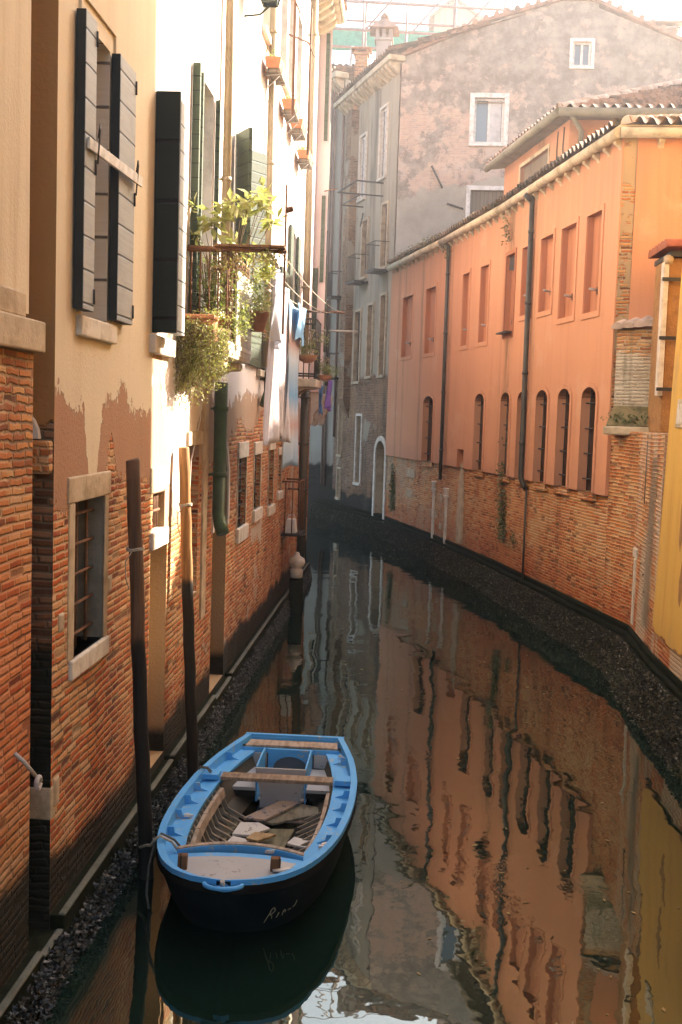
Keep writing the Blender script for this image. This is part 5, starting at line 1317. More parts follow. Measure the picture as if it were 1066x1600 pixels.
mb.frame_box((.3, 59.8, 24.32), V((1.3, 0, 1.02)), V((0, 5.4, 0)), Z*.14); mb.frame_box((3.1, 59.8, 24.28), V((-1.5, 0, 1.06)), V((0, 5.4, 0)), Z*.14); mb.build('roof', M['tile'], SB)
# roof terrace scaffold with green netting
SF = thing('scaffold', 'rooftop scaffold of rusty pipes with green netting at the upper left of the gable', 'scaffold', (-1, 44, 15))
mb = MB()
for y in (43.0, 45.0):
    for z in (18.0, 19.0, 19.75): mb.tube([(-6.5, y, z+.25), (5.5, y, z-.25)], .05, 6)
    for x in (-6, -4, -2.2, -.6, 1.2, 3.0, 4.8): mb.tube([(x, y, 14.5), (x, y, 19.8)], .045, 6)
for x in (-6, -4, -2.2, -.6, 1.2, 3.0, 4.8):
    mb.tube([(x, 43, 19.0), (x, 45, 19.0)], .04, 6); mb.tube([(x-1.6, 43, 18.0), (x, 43, 19.8)], .038, 6)
mb.build('pipe_frame', M['steel'], SF)
mb = MB(); mb.add([(-6.4, 45.1, 18.1), (3.0, 45.1, 17.8), (3.0, 45.15, 18.7), (-6.4, 45.15, 19.0)], [(0, 1, 2, 3)]); n_ = mb.build('netting', M['mesh_green'], SF)
n_.modifiers.new('thickness', 'SOLIDIFY').thickness = .02
for x, l in ((-3.75, 'left'), (-3.1, 'right')):
    t = thing('scaffold_pole', 'pale leaning scaffold pole in front of the back house, the %s of the two' % ('leftmost' if l == 'left' else 'rightmost'), 'pole', (x, 44, 12), 'pale scaffold poles')
    mb = MB(); mb.tube([(x, 44, 12), (x+(.0 if l == 'left' else .45), 44, 17.8)], .06, 8); mb.build('tube', M['iron_white'], t)
S2 = thing('scaffold', 'pale steel scaffold tower at the upper right behind the roofs', 'scaffold', (8.6, 32.5, 10))
mb = MB()
for x in (8.0, 9.3):
    for y in (33.2, 34.2): mb.tube([(x-.35, y, 10), (x-.35, y, 15.6)], .045, 6)
for z in (11.2, 12.2, 13.2, 14.2, 15.2): mb.tube([(7.5, 33.2, z), (9.2, 33.2, z)], .035, 6); mb.tube([(7.65, 33.2, z), (7.65, 34.2, z)], .022, 6)
mb.tube([(7.65, 33.2, 12.2), (8.95, 33.2, 11.2)], .022, 6); mb.tube([(7.65, 33.2, 12.2), (6.9, 33.2, 11.4)], .022, 6)
mb.build('pipe_frame', M['iron_white'], S2)
# ------------------------------------------------------------------ mooring poles
def pole(label, base, top, r, mat, ring_z):
    t = thing('mooring_pole', label, 'pole', base); m_ = MB(); base, top = V(base), V(top); n = 14
    rd = random.Random(int(r*1e4)); pts = [base+(top-base)*(k/n)+V((rd.uniform(-.006, .006), rd.uniform(-.006, .006), 0)) for k in range(n+1)]
    pts = [base-(top-base)*.25]+pts+[top+(top-base).normalized()*.012]
    m_.tube(pts, [r*1.04]*2+[r*(1.04-.08*k/n) for k in range(1, n+1)]+[r*.86], 18); m_.build('post', mat, t)
    m_ = MB(); a = base+(top-base)*((ring_z-base.z)/(top.z-base.z))
    for q in range(2): m_.tube([a+V((math.cos(k*PI/8)*(r+.008), math.sin(k*PI/8)*(r+.008), .012*q+.006*math.sin(k))) for k in range(17)], .007, 6)
    m_.tube([a+V((r*.2-.02, -r-.006, 0)), a+V((-r*.5-.03, -r-.02, -.09)), a+V((-r*.4-.03, -r-.02, -.22)), a+V((-r*.1-.02, -r-.015, -.30))], .005, 5)
    m_.build('rope_ring', M['rope'], t); return t
pole('dark brown mooring pole with a rope ring, nearer of the two poles', (-1.95, 8.55, 0), (-2.115, 8.55, 3.31), .056, M['pole_a'], 2.62)
pole('sunlit ochre topped mooring pole, farther of the two poles', (-1.99, 10.73, 0), (-2.155, 10.73, 3.35), .055, M['pole_b'], 2.80)
# white urn shaped bollard on a dark pile near the bend
t = thing('bollard', 'white bulbous bollard on a dark pile at the foot of the dark pipe', 'bollard', (-2.0, 20.9, 0))
mb = MB(); mb.tube([(-2.0, 20.9, -.5), (-2.0, 20.9, .62)], .13, 12); mb.build('pile', M['stone_algae'], t)
mb = MB(); mb.lathe((-2.0, 20.9, .64), [(.07, 0), (.115, .02), (.12, .17), (.08, .19), (.14, .24), (.165, .31), (.14, .38), (.06, .43), (.05, .48), (.02, .50)], 18); mb.build('head', M['stone'], t)

# ------------------------------------------------------------------ blue boat
BS = .945
BT = [(0, .50), (.08, .585), (.2, .69), (.35, .765), (.5, .785), (.62, .77), (.72, .735), (.80, .68), (.87, .60), (.92, .515), (.96, .39), (.985, .25), (1, .04)]
def hb(t):
    for (a, p), (b, q) in zip(BT, BT[1:]):
        if t <= b: return BS*(p+(q-p)*(t-a)/(b-a))
    return BS*BT[-1][1]
def hbs(t): return (hb(max(0, t-.02))+2*hb(t)+hb(min(1, t+.02)))/4 if t < .95 else hb(t)
def zg(t): return .43+.09*t**2.2+.02*(1-t)**2
BO = thing('rowing_boat', 'small blue open wooden boat with a grey foredeck moored beside the poles', 'boat', (-1.1, 9.2, 0))
def bp(t, x, z): return V((-1.03-.11*t+x, 11.12-3.78*t, z))
TS = [0, .03, .07, .12, .18, .24, .3, .36, .42, .48, .54, .6, .66, .71, .75, .785, .82, .855, .885, .91, .935, .955, .972, .986, .996, 1.0]
def hullpt(t, sgn, f):                                        # f 0 gunwale .. 1 keel
    b = hbs(t); k = max(0, (t-.68)/.32); r = 1-.10*f-.32*f**3-.25*k*f**1.5
    z = zg(t)*(1-f)-.22*f
    p = bp(t, sgn*b*r*(1 if f < 1 else 0), z); p.y += .55*f**1.3*k**2; return p
fs_ = [0, .12, .3, .5, .7, .88, 1.0]
mb = MB()
for sgn in (1, -1):
    b0 = len(mb.v)
    for t in TS: mb.v += [hullpt(t, sgn, f) for f in fs_]
    w = len(fs_)
    for i in range(len(TS)-1):
        for j in range(w-1):
            q = [b0+i*w+j, b0+(i+1)*w+j, b0+(i+1)*w+j+1, b0+i*w+j+1]
            mb.f.append(q if sgn < 0 else q[::-1]); mb.m.append(0); mb.sm.append(True)
for j in range(len(fs_)-1): mb.poly([hullpt(1, 1, fs_[j]), hullpt(1, 1, fs_[j+1]), hullpt(1, -1, fs_[j+1]), hullpt(1, -1, fs_[j])])
tr = [hullpt(0, 1, f) for f in fs_]+[hullpt(0, -1, f) for f in reversed(fs_[:-1])]
mb.poly(tr)
HV = [v.copy() for v in mb.v]; HF = [list(f) for f in mb.f]
hull = mb.build('hull', M['boat_hull'], BO)
def strip(mb, fa, fb, ts, mi=0, both=True, smooth=True):       # ruled strip between two rails fa(t,s), fb(t,s)
    for s in ((1, -1) if both else (1,)):
        b0 = len(mb.v)
        for t in ts: mb.v += [fa(t, s), fb(t, s)]
        for i in range(len(ts)-1):
            q = [b0+2*i, b0+2*i+1, b0+2*i+3, b0+2*i+2]
            mb.f.append(q if s < 0 else q[::-1]); mb.m.append(mi); mb.sm.append(smooth)
def ins(t, d): return max(.0, hbs(t)-d)
RW, DW = .045, .205
mb = MB()
strip(mb, lambda t, s: bp(t, s*ins(t, -.012), zg(t)+.012), lambda t, s: bp(t, s*ins(t, RW), zg(t)+.012), TS)
strip(mb, lambda t, s: bp(t, s*ins(t, -.012), zg(t)-.028), lambda t, s: bp(t, s*ins(t, -.012), zg(t)+.012), TS)
strip(mb, lambda t, s: bp(t, s*ins(t, RW), zg(t)+.012), lambda t, s: bp(t, s*ins(t, RW+.006), zg(t)-.075), TS)
mb.frame_box(bp(0, -.50, zg(0)-.03)+V((0, -.03, 0)), V((1.0, 0, 0)), V((0, .045, 0)), V((0, 0, .045)))
mb.build('gunwale', M['boat_blue'], BO)
mb = MB(); strip(mb, lambda t, s: bp(t, s*ins(t, -.018), zg(t)-.085), lambda t, s: bp(t, s*ins(t, -.018), zg(t)-.0285), TS)
strip(mb, lambda t, s: bp(t, s*ins(t, .02), zg(t)-.095), lambda t, s: bp(t, s*ins(t, -.018), zg(t)-.085), TS); mb.build('rubbing_strake', M['boat_rub'], BO)
TD = [t for t in TS if .0 <= t <= .83]+[.85]
mb = MB()
strip(mb, lambda t, s: bp(t, s*ins(t, RW+.004), zg(t)-.07), lambda t, s: bp(t, s*ins(t, DW), zg(t)-.065), TD)
strip(mb, lambda t, s: bp(t, s*ins(t, DW), zg(t)-.065), lambda t, s: bp(t, s*ins(t, DW-.004), zg(t)-.10), TD)
mb.build('side_deck', M['boat_blue'], BO)
mb = MB()
TI = [t for t in TS if .06 <= t <= .83]+[.85]
strip(mb, lambda t, s: bp(t, s*ins(t, DW-.03), zg(t)-.09), lambda t, s: bp(t, s*ins(t, DW+.03)*.94, .15), TI)
strip(mb, lambda t, s: bp(t, s*ins(t, DW+.03)*.94, .15), lambda t, s: bp(t, s*ins(t, DW+.16)*.8, .02), TI)
strip(mb, lambda t, s: bp(t, s*ins(t, DW+.16)*.8, .02), lambda t, s: bp(t, 0, .0), TI)
mb.poly([bp(.85, -.22, .05), bp(.85, .22, .05), bp(.85, .42, .42), bp(.85, -.42, .42)]); mb.poly([bp(.065, -.5, .0), bp(.065, .5, .0), bp(.065, .5, .42), bp(.065, -.5, .42)])
mb.build('lining', M['boat_in'], BO)
mb = MB(); mb.poly([bp(t, ins(t, DW+.1)*.85, .055) for t in TI]+[bp(t, -ins(t, DW+.1)*.85, .055) for t in reversed(TI)]); mb.build('bilge_water', M['bilge'], BO)
for s in (1, -1):
  for k in range(14):
    t = .36+k*.034
    mb = MB()
    if 1:
        a = bp(t, s*(ins(t, DW-.02)), zg(t)-.105); b = bp(t, s*ins(t, DW+.04)*.94, .15); c = bp(t, s*ins(t, DW+.2)*.78, .045)
        for p, q in ((a, b), (b, c)):
            mb.frame_box(p, V((0, .024, 0)), q-p, V((-s*.03, 0, .012)))
    mb.build('rib', M['boat_rib'], BO)
for s in (1, -1):
    mb = MB()
    for (ta, tb) in ((.36, .45), (.45, .54), (.54, .63), (.63, .72), (.72, .82)):
        a, b = bp(ta, s*(ins(ta, DW+.02)*.95), .27), bp(tb, s*(ins(tb, DW+.02)*.95), .275)
        mb.frame_box(a, b-a, V((-s*.03, 0, .0)), V((s*.02, 0, .075)))
    mb.build('stringer', M['wood_pale'], BO)
for k in range(6):
    t = (.17, .42, .51, .61, .72, .27)[k]
    for s in (1, -1):
        if k == 5: continue
        b = hbs(t); m_ = MB()
        m_.prism([bp(t, s*(b-RW-.002), zg(t)-.068), bp(t, s*(b-DW+.03), zg(t)-.066), bp(t, s*(b-RW-.06), zg(t)-.040), bp(t, s*(b-RW-.05), zg(t)+.004), bp(t, s*(b-RW-.002), zg(t)+.004)], (0, .022, 0)); m_.build('knee', M['boat_blue'], BO)
# foredeck
TF = [.835]+[t for t in TS if t > .84]
def fd(t, x):
    b = max(.02, ins(t, RW)); return bp(t, x, zg(t)-.062+.045*(1-(x/b)**2)*min(1, b/.4))
mb = MB(); cuts = [-1, -.8, -.55, -.3, 0, .3, .55, .8, 1]
b0 = len(mb.v)
for t in TF:
    b = max(.02, ins(t, RW)); mb.v += [fd(t, c*b) for c in cuts]
for i in range(len(TF)-1):
    for j in range(len(cuts)-1):
        grey = 1 <= j <= len(cuts)-3 and TF[i] < .965 and TF[i] > .84
        q = [b0+i*9+j, b0+(i+1)*9+j, b0+(i+1)*9+j+1, b0+i*9+j+1]
        mb.f.append(q); mb.m.append(1 if grey else 0); mb.sm.append(True)
mb.build('foredeck', [M['boat_blue'], M['boat_grey']], BO)
mb = MB(); pts = []
for k in range(13):
    x = -.47+.94*k/12; pts.append(bp(.83-.020*(1-(x/.47)**2), x, zg(.83)-.035+.03*(1-(x/.47)**2)))
for p, q in zip(pts, pts[1:]): mb.frame_box(p, q-p, V((0, .045, 0)), V((0, 0, .022))); 
mb.build('coaming', M['wood_pale'], BO)
mb = MB()
for p, q in zip(pts, pts[1:]): mb.frame_box(p-V((0, .012, .045)), q-p, V((0, .011, 0)), V((0, 0, .058)))
mb.build('coaming_face', M['boat_blue'], BO)
for x, t in ((-.36, .915), (.30, .905)):
    mb = MB(); c = bp(t, x, zg(t)-.03); mb.frame_box(c-V((.03, .03, .03)), V((.07, .01, 0)), V((-.01, .06, 0)), V((.005, 0, .12))); mb.build('bitt', M['wood_brown'], BO, bevel=.008)
mb = MB(); c = bp(1.0, 0, zg(1)-.01)
mb.tube([c+V((.13*math.cos(a), -.01-.075*math.sin(a), -.005)) for a in [k*PI/12 for k in range(13)]], .016, 8)
mb.poly([c+V((.13*math.cos(a), -.01-.075*math.sin(a), -.02)) for a in [k*PI/12 for k in range(13)]][::-1])
mb.poly([c+V((.13*math.cos(a), -.01-.075*math.sin(a), -.019)) for a in [k*PI/12 for k in range(13)]])
mb.build('bow_fitting', M['boat_blue'], BO)
mb = MB(); mb.tube([c+V((0, -.03, -.03)), c+V((0, -.05, .035))], .016, 10); mb.build('bow_pin', M['iron_white'], BO)
# thwart, stern
zt_ = zg(.31)-.055
TW = .345
mb = MB(); b = ins(.31, DW)+.01; mb.frame_box(bp(TW, -b, zt_), V((2*b, 0, 0)), V((0, .15, 0)), V((0, 0, .035))); mb.build('thwart', M['wood_thwart'], BO, bevel=.006)
for s in (1, -1):
    mb = MB(); b = hbs(TW); mb.frame_box(bp(TW+.003, s*(b-DW+.012), zt_+.005), V((s*(DW-RW-.016), 0, 0)), V((0, .16, 0)), V((0, 0, .05)))
    mb.build('thwart_end', M['boat_blue'], BO, bevel=.006)
mb = MB(); mb.prism([bp(.075, -.46, .40), bp(.02, -.44, .40), bp(.02, .44, .40), bp(.075, .46, .40), bp(.068, 0.2, .40), bp(.068, -.2, .40)], (0, 0, .025)); mb.build('stern_bench', M['wood_pale'], BO, bevel=.006)
mb = MB(); mb.frame_box(bp(.006, -.5, .1), V((1, 0, 0)), V((0, -.02, 0)), V((0, 0, .34))); mb.frame_box(bp(.082, -.48, .36), V((.96, 0, 0)), V((0, .012, 0)), V((0, 0, .05))); mb.build('transom', M['boat_blue'], BO)
for a, b_ in ((-.46, -.235), (.235, .46)):
    mb = MB(); mb.frame_box(bp(.262, a, .205), V((b_-a, 0, 0)), V((0, .62, 0)), V((0, 0, .03))); mb.frame_box(bp(.262, a, .15), V((b_-a, 0, 0)), V((0, .02, 0)), V((0, 0, .054)), 1)
    mb.frame_box(bp(.09, a, .236), V((b_-a, 0, 0)), V((0, .012, 0)), V((0, 0, .13))); mb.build('stern_seat', [M['boat_grey'], M['void']], BO)
mb = MB(); mb.prism([bp(.262, -.24, .43), bp(.262, .24, .43), bp(.262, .19, .20), bp(.262, .19, .03), bp(.262, -.19, .03), bp(.262, -.19, .20)], (0, -.02, 0)); wl = mb.build('well_front', M['boat_grey'], BO)
mb = MB()
for s in (1, -1): mb.frame_box(bp(.260, s*.222, .10), V((s*.016, 0, 0)), V((0, .60, 0)), V((0, 0, .335)))
arch = [bp(.085, -.22, .16), bp(.085, -.17, .16)]+[bp(.085, -.17*math.cos(k*PI/10), .22+.12*math.sin(k*PI/10)) for k in range(11)]+[bp(.085, .17, .16), bp(.085, .22, .16), bp(.085, .22, .41), bp(.085, -.22, .41)]
mb.prism(arch, (0, -.02, 0)); mb.build('well_side', M['boat_blue'], BO)
mb = MB(); mb.poly([bp(.26, -.22, .12), bp(.26, .22, .12), bp(.08, .22, .12), bp(.08, -.22, .12)]); mb.poly([bp(.08, -.2, .12), bp(.08, .2, .12), bp(.08, .2, .4), bp(.08, -.2, .4)]); mb.build('well_water', M['glass_sky'], BO)
# faded hand lettering on the bow
bvh = BVHTree.FromPolygons(HV, HF)
mb = MB()
strokes = [[(290, 545), (330, 480), (370, 420), (395, 365), (425, 340), (445, 352), (442, 385), (405, 420), (352, 440)], [(375, 432), (398, 455), (392, 490)], [(455, 470), (480, 445), (495, 405)],
           [(540, 440), (552, 400), (575, 365), (592, 372), (580, 400)], [(622, 370), (640, 355), (662, 345)], [(690, 325), (715, 300), (735, 265), (747, 232)]]
for st in strokes:
    ps = []
    for x, y in st:
        px, py = 380+x/8.883, 1380+y/8.883; d = (R_WC @ V((px-533, py-800, F_PX))).normalized()
        h = bvh.ray_cast(CAM_O, d)
        if h[0]: ps.append(h[0]-d*.003)
    if len(ps) > 1: mb.tube(ps, .0042, 5)
if mb.v: mb.build('hull_lettering', M['letter'], BO)
# loose boards lying in the bilge
def zpix(x, y, z): return seen(240+x/3.135, 1120+y/3.135, z=z)
boards = [('plank', 'worn plank with flaking blue paint lying farthest forward under the thwart in the boat', [(440, 492), (650, 396), (752, 402), (545, 502)], .13, 'wood_blueworn'),
          ('plank', 'wide grey olive board lying slanted across the middle of the boat', [(512, 506), (722, 424), (886, 460), (582, 522)], .10, 'wood_olive2'),
          ('plank', 'olive green board on the left side of the boat floor', [(262, 628), (350, 512), (418, 515), (334, 632)], .09, 'wood_olive'),
          ('plank', 'white painted board under the tan piece in the boat', [(385, 572), (425, 515), (518, 517), (572, 545), (470, 578)], .115, 'wood_white'),
          ('plank', 'pale broken board end nearest the foredeck on the left of the boat', [(338, 630), (388, 582), (470, 600), (425, 636)], .10, 'wood_white'),
          ('plank', 'small tan plank on top of the white board in the boat', [(452, 592), (498, 562), (602, 574), (508, 606)], .145, 'wood_tan'),
          ('plank', 'square brownish green board beside the foredeck in the middle of the boat', [(505, 642), (572, 548), (690, 550), (632, 656)], .08, 'wood_olive'),
          ('plank', 'pale curved board end near the right side of the foredeck', [(652, 618), (690, 586), (740, 600), (832, 612), (745, 640)], .10, 'wood_white'),
          ('plank', 'small pale splinter under the wide olive board in the boat', [(650, 512), (715, 496), (758, 516)], .07, 'wood_pale')]
for nme, lb, pp, z, m_ in boards:
    P_ = [zpix(x, y, z) for x, y in pp]; c = sum(P_, V())/len(P_); mb = MB(); mb.prism(P_, (0, 0, -.022))
    tag(mb.build(nme, M[m_], None, bevel=.003, loc=c), lb, 'plank')
# bits of litter on the rail, mooring rope
for lb, t, x, s_ in (('pale crumpled scrap on the left side deck of the boat', .61, -hbs(.61)+.13, .035), ('pink scrap of paper on the right side deck near the bow', .755, hbs(.755)-.12, .05), ('white shell on the right side deck near the stern', .12, hbs(.12)-.09, .028), ('dirty white rag draped at the right bow rail', .925, hbs(.925)-.16, .085), ('crumbled pale debris on the middle of the foredeck edge', .815, .18, .06)):
    c = bp(t, x, zg(t)-.055 if t < .8 else zg(t)-.03); mb = MB(); rd = random.Random(int(t*1000))
    for k in range(4):
        o = c+V((rd.uniform(-.5, .5)*s_, rd.uniform(-.4, .4)*s_, 0)); mb.frame_box(o, V((s_, rd.uniform(-.3, .3)*s_, rd.uniform(0, .2)*s_)), V((rd.uniform(-.3, .3)*s_, s_*.6, 0)), V((.002, .002, .006+.006*k)))
    tag(mb.build('scrap', M['white_frame'], None, loc=c, bevel=.002), lb, 'litter')
rp = thing('mooring_rope', 'rope tying the left bow of the blue boat to the nearer pole', 'rope', (-1.8, 8.2, .4))
a = bp(.815, -hbs(.815)+.15, zg(.815)-.05); e = bp(.815, -hbs(.815)-.02, zg(.815)+.03)
mb = MB(); mb.tube([a, a+V((-.05, .01, .06)), e+V((.03, 0, .025)), e, e+V((-.06, .09, -.09)), V((-1.93, 8.45, .30)), V((-1.99, 8.50, .26)), V((-2.02, 8.56, .27)), V((-1.97, 8.62, .29)), V((-1.90, 8.58, .30))], .011, 7); mb.build('line', M['rope'], rp)
mb = MB(); mb.tube([a+V((.02, .04, 0)), a+V((-.04, .06, .055)), e+V((.03, .05, .025)), e+V((-.015, .04, -.03)), e+V((-.05, .0, -.22)), e+V((-.05, -.06, -.40)), e+V((-.02, -.1, -.50))], .009, 7); mb.build('loose_end', M['rope_dark'], rp)
tc = bp(.33, -hbs(.33)+.02, zg(.33)+.02)
mb = MB(); mb.tube([tc+V((-.04, .02, -.06)), tc+V((-.02, .02, .01)), tc+V((.05, 0, .012)), tc+V((.10, -.03, -.03))], .008, 6); mb.tube([tc+V((-.04, .05, -.06)), tc+V((-.02, .05, .01)), tc+V((.05, .03, .012)), tc+V((.10, .02, -.03))], .008, 6)
tag(mb.build('rope_lashing', M['rope_dark'], None, loc=tc), 'dark rope lashing round the left rail beside the thwart', 'rope')

# ------------------------------------------------------------------ laundry
s0 = seen(432, 560, x=-1.52); 
cloth('bed_sheet', 'long white sheet hanging from the clothesline', 'sheet', -1.52, 12.15, 13.7, 3.40, 5.22, M['sheet'], .06, 3, 3, .1, -.15)
cloth('pillowcase', 'plain white cloth bunched in front of the long sheet', 'cloth', -1.45, 11.95, 12.55, 4.45, 5.25, M['sheet_plain'], .04, 2, 5, -.05, .55)
cloth('towel', 'long pastel striped towel hanging behind the white sheet', 'towel', -1.50, 13.65, 15.2, 3.05, 5.10, M['towel'], .025, 2, 7, .05, 0)
cloth('cloth', 'small plain blue cloth over the top of the striped towel', 'cloth', -1.44, 14.2, 15.25, 4.66, 5.12, M['cloth_blue'], .02, 1, 9, 0, .2)
cloth('cloth', 'purple cloth hanging below the second balcony corner', 'cloth', -1.62, 22.2, 23.4, 3.85, 4.45, M['cloth_purple'], .03, 2, 11, 0, 0)
cloth('cloth', 'bright blue cloth hanging next to the purple cloth', 'cloth', -1.72, 21.7, 22.2, 3.75, 4.3, M['cloth_navy'], .03, 1, 13, 0, .3)

# ------------------------------------------------------------------ plants on the first balcony
pn = thing('window_box', 'long terracotta planter with yellowish trailing greenery spilling below the first balcony', 'planter', (-2.1, 11.0, 4.5))
mb = MB(); mb.prism([(-2.27, 10.86, 4.40), (-2.27, 11.08, 4.40), (-2.27, 11.10, 4.60), (-2.27, 10.84, 4.60)], (.36, 0, 0)); mb.prism([(-2.28, 10.82, 4.602), (-2.28, 11.12, 4.602), (-2.28, 11.12, 4.645), (-2.28, 10.82, 4.645)], (.38, 0, 0)); mb.build('pot', M['terracotta'], pn, bevel=.01)
ml, ms = MB(), MB(); rd = random.Random(4)
for k in range(95):
    q = rd.random()
    x = -2.28+.50*q+rd.gauss(0, .03); y = 10.90+rd.gauss(0, .07); z0 = 4.62-.12*q
    Lh = (.45+.50*rd.random())*(1.0-.5*q)
    pts = [(x, y, z0), (x+rd.gauss(0, .04), y-.10, z0-.06)]+[(x+rd.gauss(0, .045)-.05*j/5+.02, y-.12+rd.gauss(0, .03), z0-.08-Lh*j/5) for j in range(1, 6)]
    strand(ms, ml, pts, 60, .030, k, .0025, spread=.034)
leaves_blob(ml, (-2.02, 10.95, 4.66), (.22, .10, .05), 220, .035, 31, thin=.4)
ms.build('stems', M['stem'], pn); ml.build('foliage', M['leaf_trail'], pn)
pn2 = thing('potted_plant', 'dark leafy shrub growing behind the near railing of the first balcony', 'plant', (-2.0, 11.6, 4.42))
mb = MB(); mb.lathe((-2.03, 11.5, 4.425), [(.09, 0), (.13, .20), (.14, .20), (.14, .24), (.12, .24)], 14); mb.build('pot', M['terracotta'], pn2)
ml, ms = MB(), MB()
for k in range(15):
    rd = random.Random(k+90); a = rd.uniform(-.17, .17)
    pts = [(-2.03, 11.5, 4.6), (-2.03+a*.6, 11.45+rd.gauss(0, .06), 4.85), (-2.03+a+rd.gauss(0, .04), 11.4+rd.gauss(0, .08), 5.1+rd.uniform(0, .25))]
    strand(ms, ml, pts, 46, .055, k+20, .006, spread=.06)
ms.build('stems', M['stem'], pn2); ml.build('foliage', M['leaf_dark'], pn2)
pn3 = thing('flower_pot', 'trailing plant with red and white blooms on the front rail of the first balcony', 'planter', (-1.74, 12.5, 4.75))
mb = MB(); mb.lathe((-1.72, 12.55, 4.62), [(.08, 0), (.12, .18), (.13, .18), (.13, .22), (.11, .22)], 14); mb.build('pot', M['terracotta'], pn3)
ml = MB()
for c, r, n, sd_ in (((-1.74, 12.5, 4.95), (.13, .42, .15), 420, 41), ((-1.78, 11.75, 4.72), (.12, .36, .13), 420, 42), ((-1.72, 13.1, 4.85), (.11, .30, .18), 260, 43), ((-1.8, 11.45, 4.55), (.14, .2, .12), 240, 44), ((-1.82, 11.3, 4.8), (.16, .14, .22), 300, 47), ((-1.72, 12.2, 5.15), (.10, .35, .14), 260, 49)): leaves_blob(ml, c, r, n, .045, sd_, thin=.35)
ml.build('foliage', M['leaf_basket'], pn3)
ml = MB(); leaves_blob(ml, (-1.70, 12.9, 4.72), (.10, .30, .10), 110, .04, 46); ml.build('blossom', M['petal'], pn3)
pn4 = thing('citrus_tree', 'spindly pale leaved citrus with thin twigs rising above the first balcony', 'plant', (-2.0, 12.0, 4.42))
mb = MB(); mb.lathe((-1.98, 12.1, 4.425), [(.09, 0), (.13, .22), (.14, .22), (.14, .26), (.12, .26)], 14); mb.build('pot', M['terracotta'], pn4)
ml, ms = MB(), MB()
tips = [(345, 330, 11.3), (365, 318, 11.3), (382, 335, 11.6), (360, 385, 11.3), (372, 392, 11.3), (410, 300, 11.5), (414, 325, 11.5), (425, 345, 11.5), (300, 322, 11.2), (318, 345, 11.2), (335, 350, 11.3), (395, 310, 11.6), (400, 395, 11.5), (308, 370, 11.2), (345, 345, 11.3), (352, 322, 11.4), (378, 325, 11.5), (412, 310, 11.6), (420, 355, 11.6), (365, 378, 11.4), (330, 348, 11.2), (388, 318, 11.4)]
for k, (px, py, y) in enumerate(tips):
    rd = random.Random(k+300); e = seen(px, py, y=y); b = V((-1.98, 11.9, 5.0)); m_ = b.lerp(e, .55)+V((0, 0, -.12+rd.uniform(-.05, .1)))
    ms.tube([V((-1.98, 12.05, 4.5)), b, m_, e], [.012, .008, .005, .003], 5)
    for j in range(12):
        p = e+V((rd.gauss(0, .03), rd.gauss(0, .03), rd.gauss(0, .03))); d = V((rd.gauss(0, 1), rd.gauss(0, 1), rd.gauss(-.1, .7)))
        L_ = .15*rd.uniform(.6, 1.2); ml.leaf(p, d, V((rd.gauss(0, .5), rd.gauss(0, .5), 1)), L_, L_*.44)
ms.build('stems', M['stem'], pn4); ml.build('foliage', M['leaf_pale'], pn4)
pn5 = thing('hanging_basket', 'dry brown vine with a green tuft hanging from the laundry bar', 'plant', (-1.45, 11.1, 5.2))
ml, ms = MB(), MB()
for k in range(16):
    rd = random.Random(k+500); x = -1.98+.66*k/15; zl = .12+.25*rd.random()
    strand(ms, ml, [(x, 11.13, 5.30), (x+rd.gauss(0, .03), 11.1, 5.30-zl*.5), (x+rd.gauss(0, .05), 11.12, 5.28-zl)], 26, .04, k+40, .003, spread=.03)
ms.build('stems', M['stem'], pn5); ml.build('foliage', M['leaf_dry'], pn5)
ml = MB(); leaves_blob(ml, (-1.42, 11.1, 5.10), (.10, .12, .12), 240, .05, 48, droop=.3); ml.build('green_tuft', M['leaf_trail'], pn5)
bs = thing('bamboo_stake', 'thin bamboo stake leaning against the railing of the first balcony', 'stake', (-2.2, 11.05, 4.6))
mb = MB(); mb.tube([seen(289, 500, y=11.05), seen(290, 400, y=11.05), seen(297, 325, y=11.05)], .012, 6); mb.build('cane', M['pipe_tan'], bs)
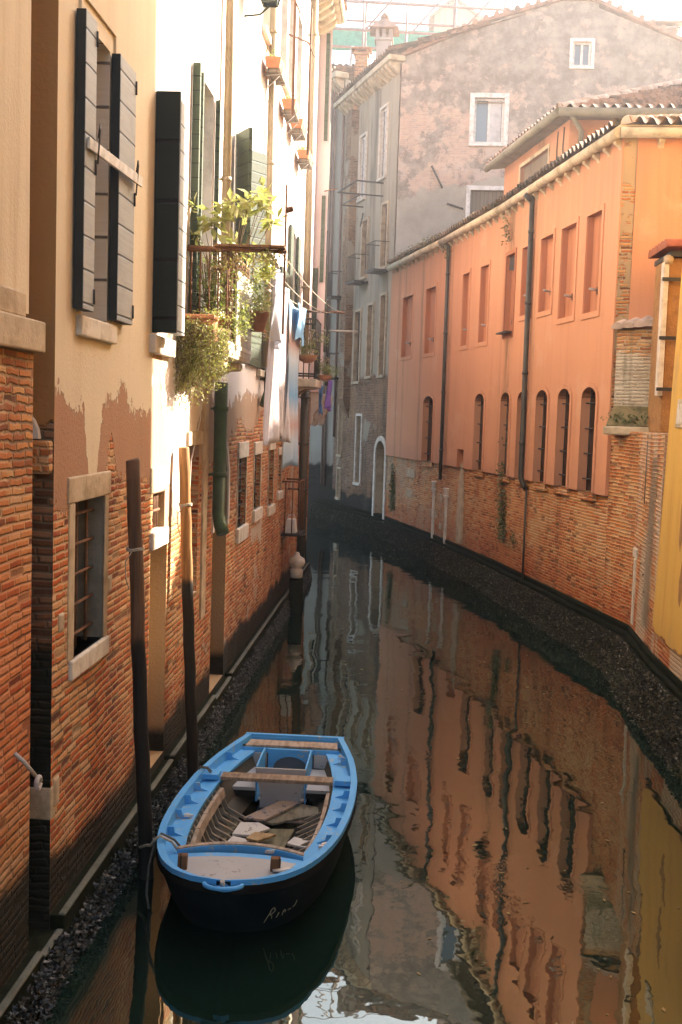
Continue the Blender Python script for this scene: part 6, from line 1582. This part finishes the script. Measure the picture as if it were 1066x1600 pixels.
# baskets at the second balcony
def basket(label, c, r, seed):
    t = thing('flower_basket', label, 'planter', c); c = V(c); m_ = MB()
    m_.lathe(c-Z*r*.9, [(r*.25, 0), (r*.6, r*.2), (r*.75, r*.55), (r*.7, r*.56)], 14); m_.build('pot', M['terracotta'], t)
    m_ = MB(); leaves_blob(m_, c+Z*.02, (r*.85, r*.85, r*.6), 520, .05, seed, droop=.3, thin=.4); m_.build('foliage', M['leaf_basket'], t)
    m_ = MB()
    for k in range(10):
        rd = random.Random(k+seed); m_.tube([c, c+V((rd.gauss(0, .1), rd.gauss(0, .1), r*.9)), c+V((rd.gauss(0, .16), rd.gauss(0, .16), r*1.5))], .004, 4)
    m_.build('dry_stems', M['leaf_dry'], t)
basket('large round flower basket on the rail of the second balcony', seen(481, 548, y=19.85), .24, 61)
basket('smaller flower basket hanging farther out beyond the second balcony', seen(508, 581, y=21.0), .19, 62)

# flecks adrift on the water
mb = MB(); rd = random.Random(77)
for _ in range(170):
    y = 6.5+26*rd.random()**1.4; x = rd.uniform(-1.6, 2.6-.03*y) if y < 20 else rd.uniform(-1.6, 1.2-.09*(y-20)); L_ = rd.uniform(.008, .03)
    if -1.95 < x < -.2 and y < 11.4: continue
    a = rd.uniform(0, 6.3); d = V((math.cos(a), math.sin(a), 0)); e = V((-d.y, d.x, 0)); c = V((x, y, .003))
    mb.prism([c-d*L_, c-e*L_*.5, c+d*L_, c+e*L_*.4], (0, 0, .003))
tag(mb.build('floating_debris', M['leaf_dry']), 'tiny flecks and leaves adrift on the dark canal water', 'flecks', kind='stuff')
# ------------------------------------------------------------------ air
def add_haze(dens, col=(.95, .90, .90)):
    mb = MB(); mb.box(-16, 12, -4, 66, -1.2, 23.5); s = NT('haze_air'); s.t.nodes.remove(s.b)
    v = s.n('ShaderNodeVolumePrincipled'); v.inputs['Density'].default_value = dens; v.inputs['Color'].default_value = (*col, 1); v.inputs['Anisotropy'].default_value = .65
    s.l(v.outputs[0], s.out.inputs['Volume'])
    o = mb.build('haze', s.mat); tag(o, 'pale sunlit haze hanging over the canal and roofs', 'haze', kind='stuff'); return o
add_haze(.0031)
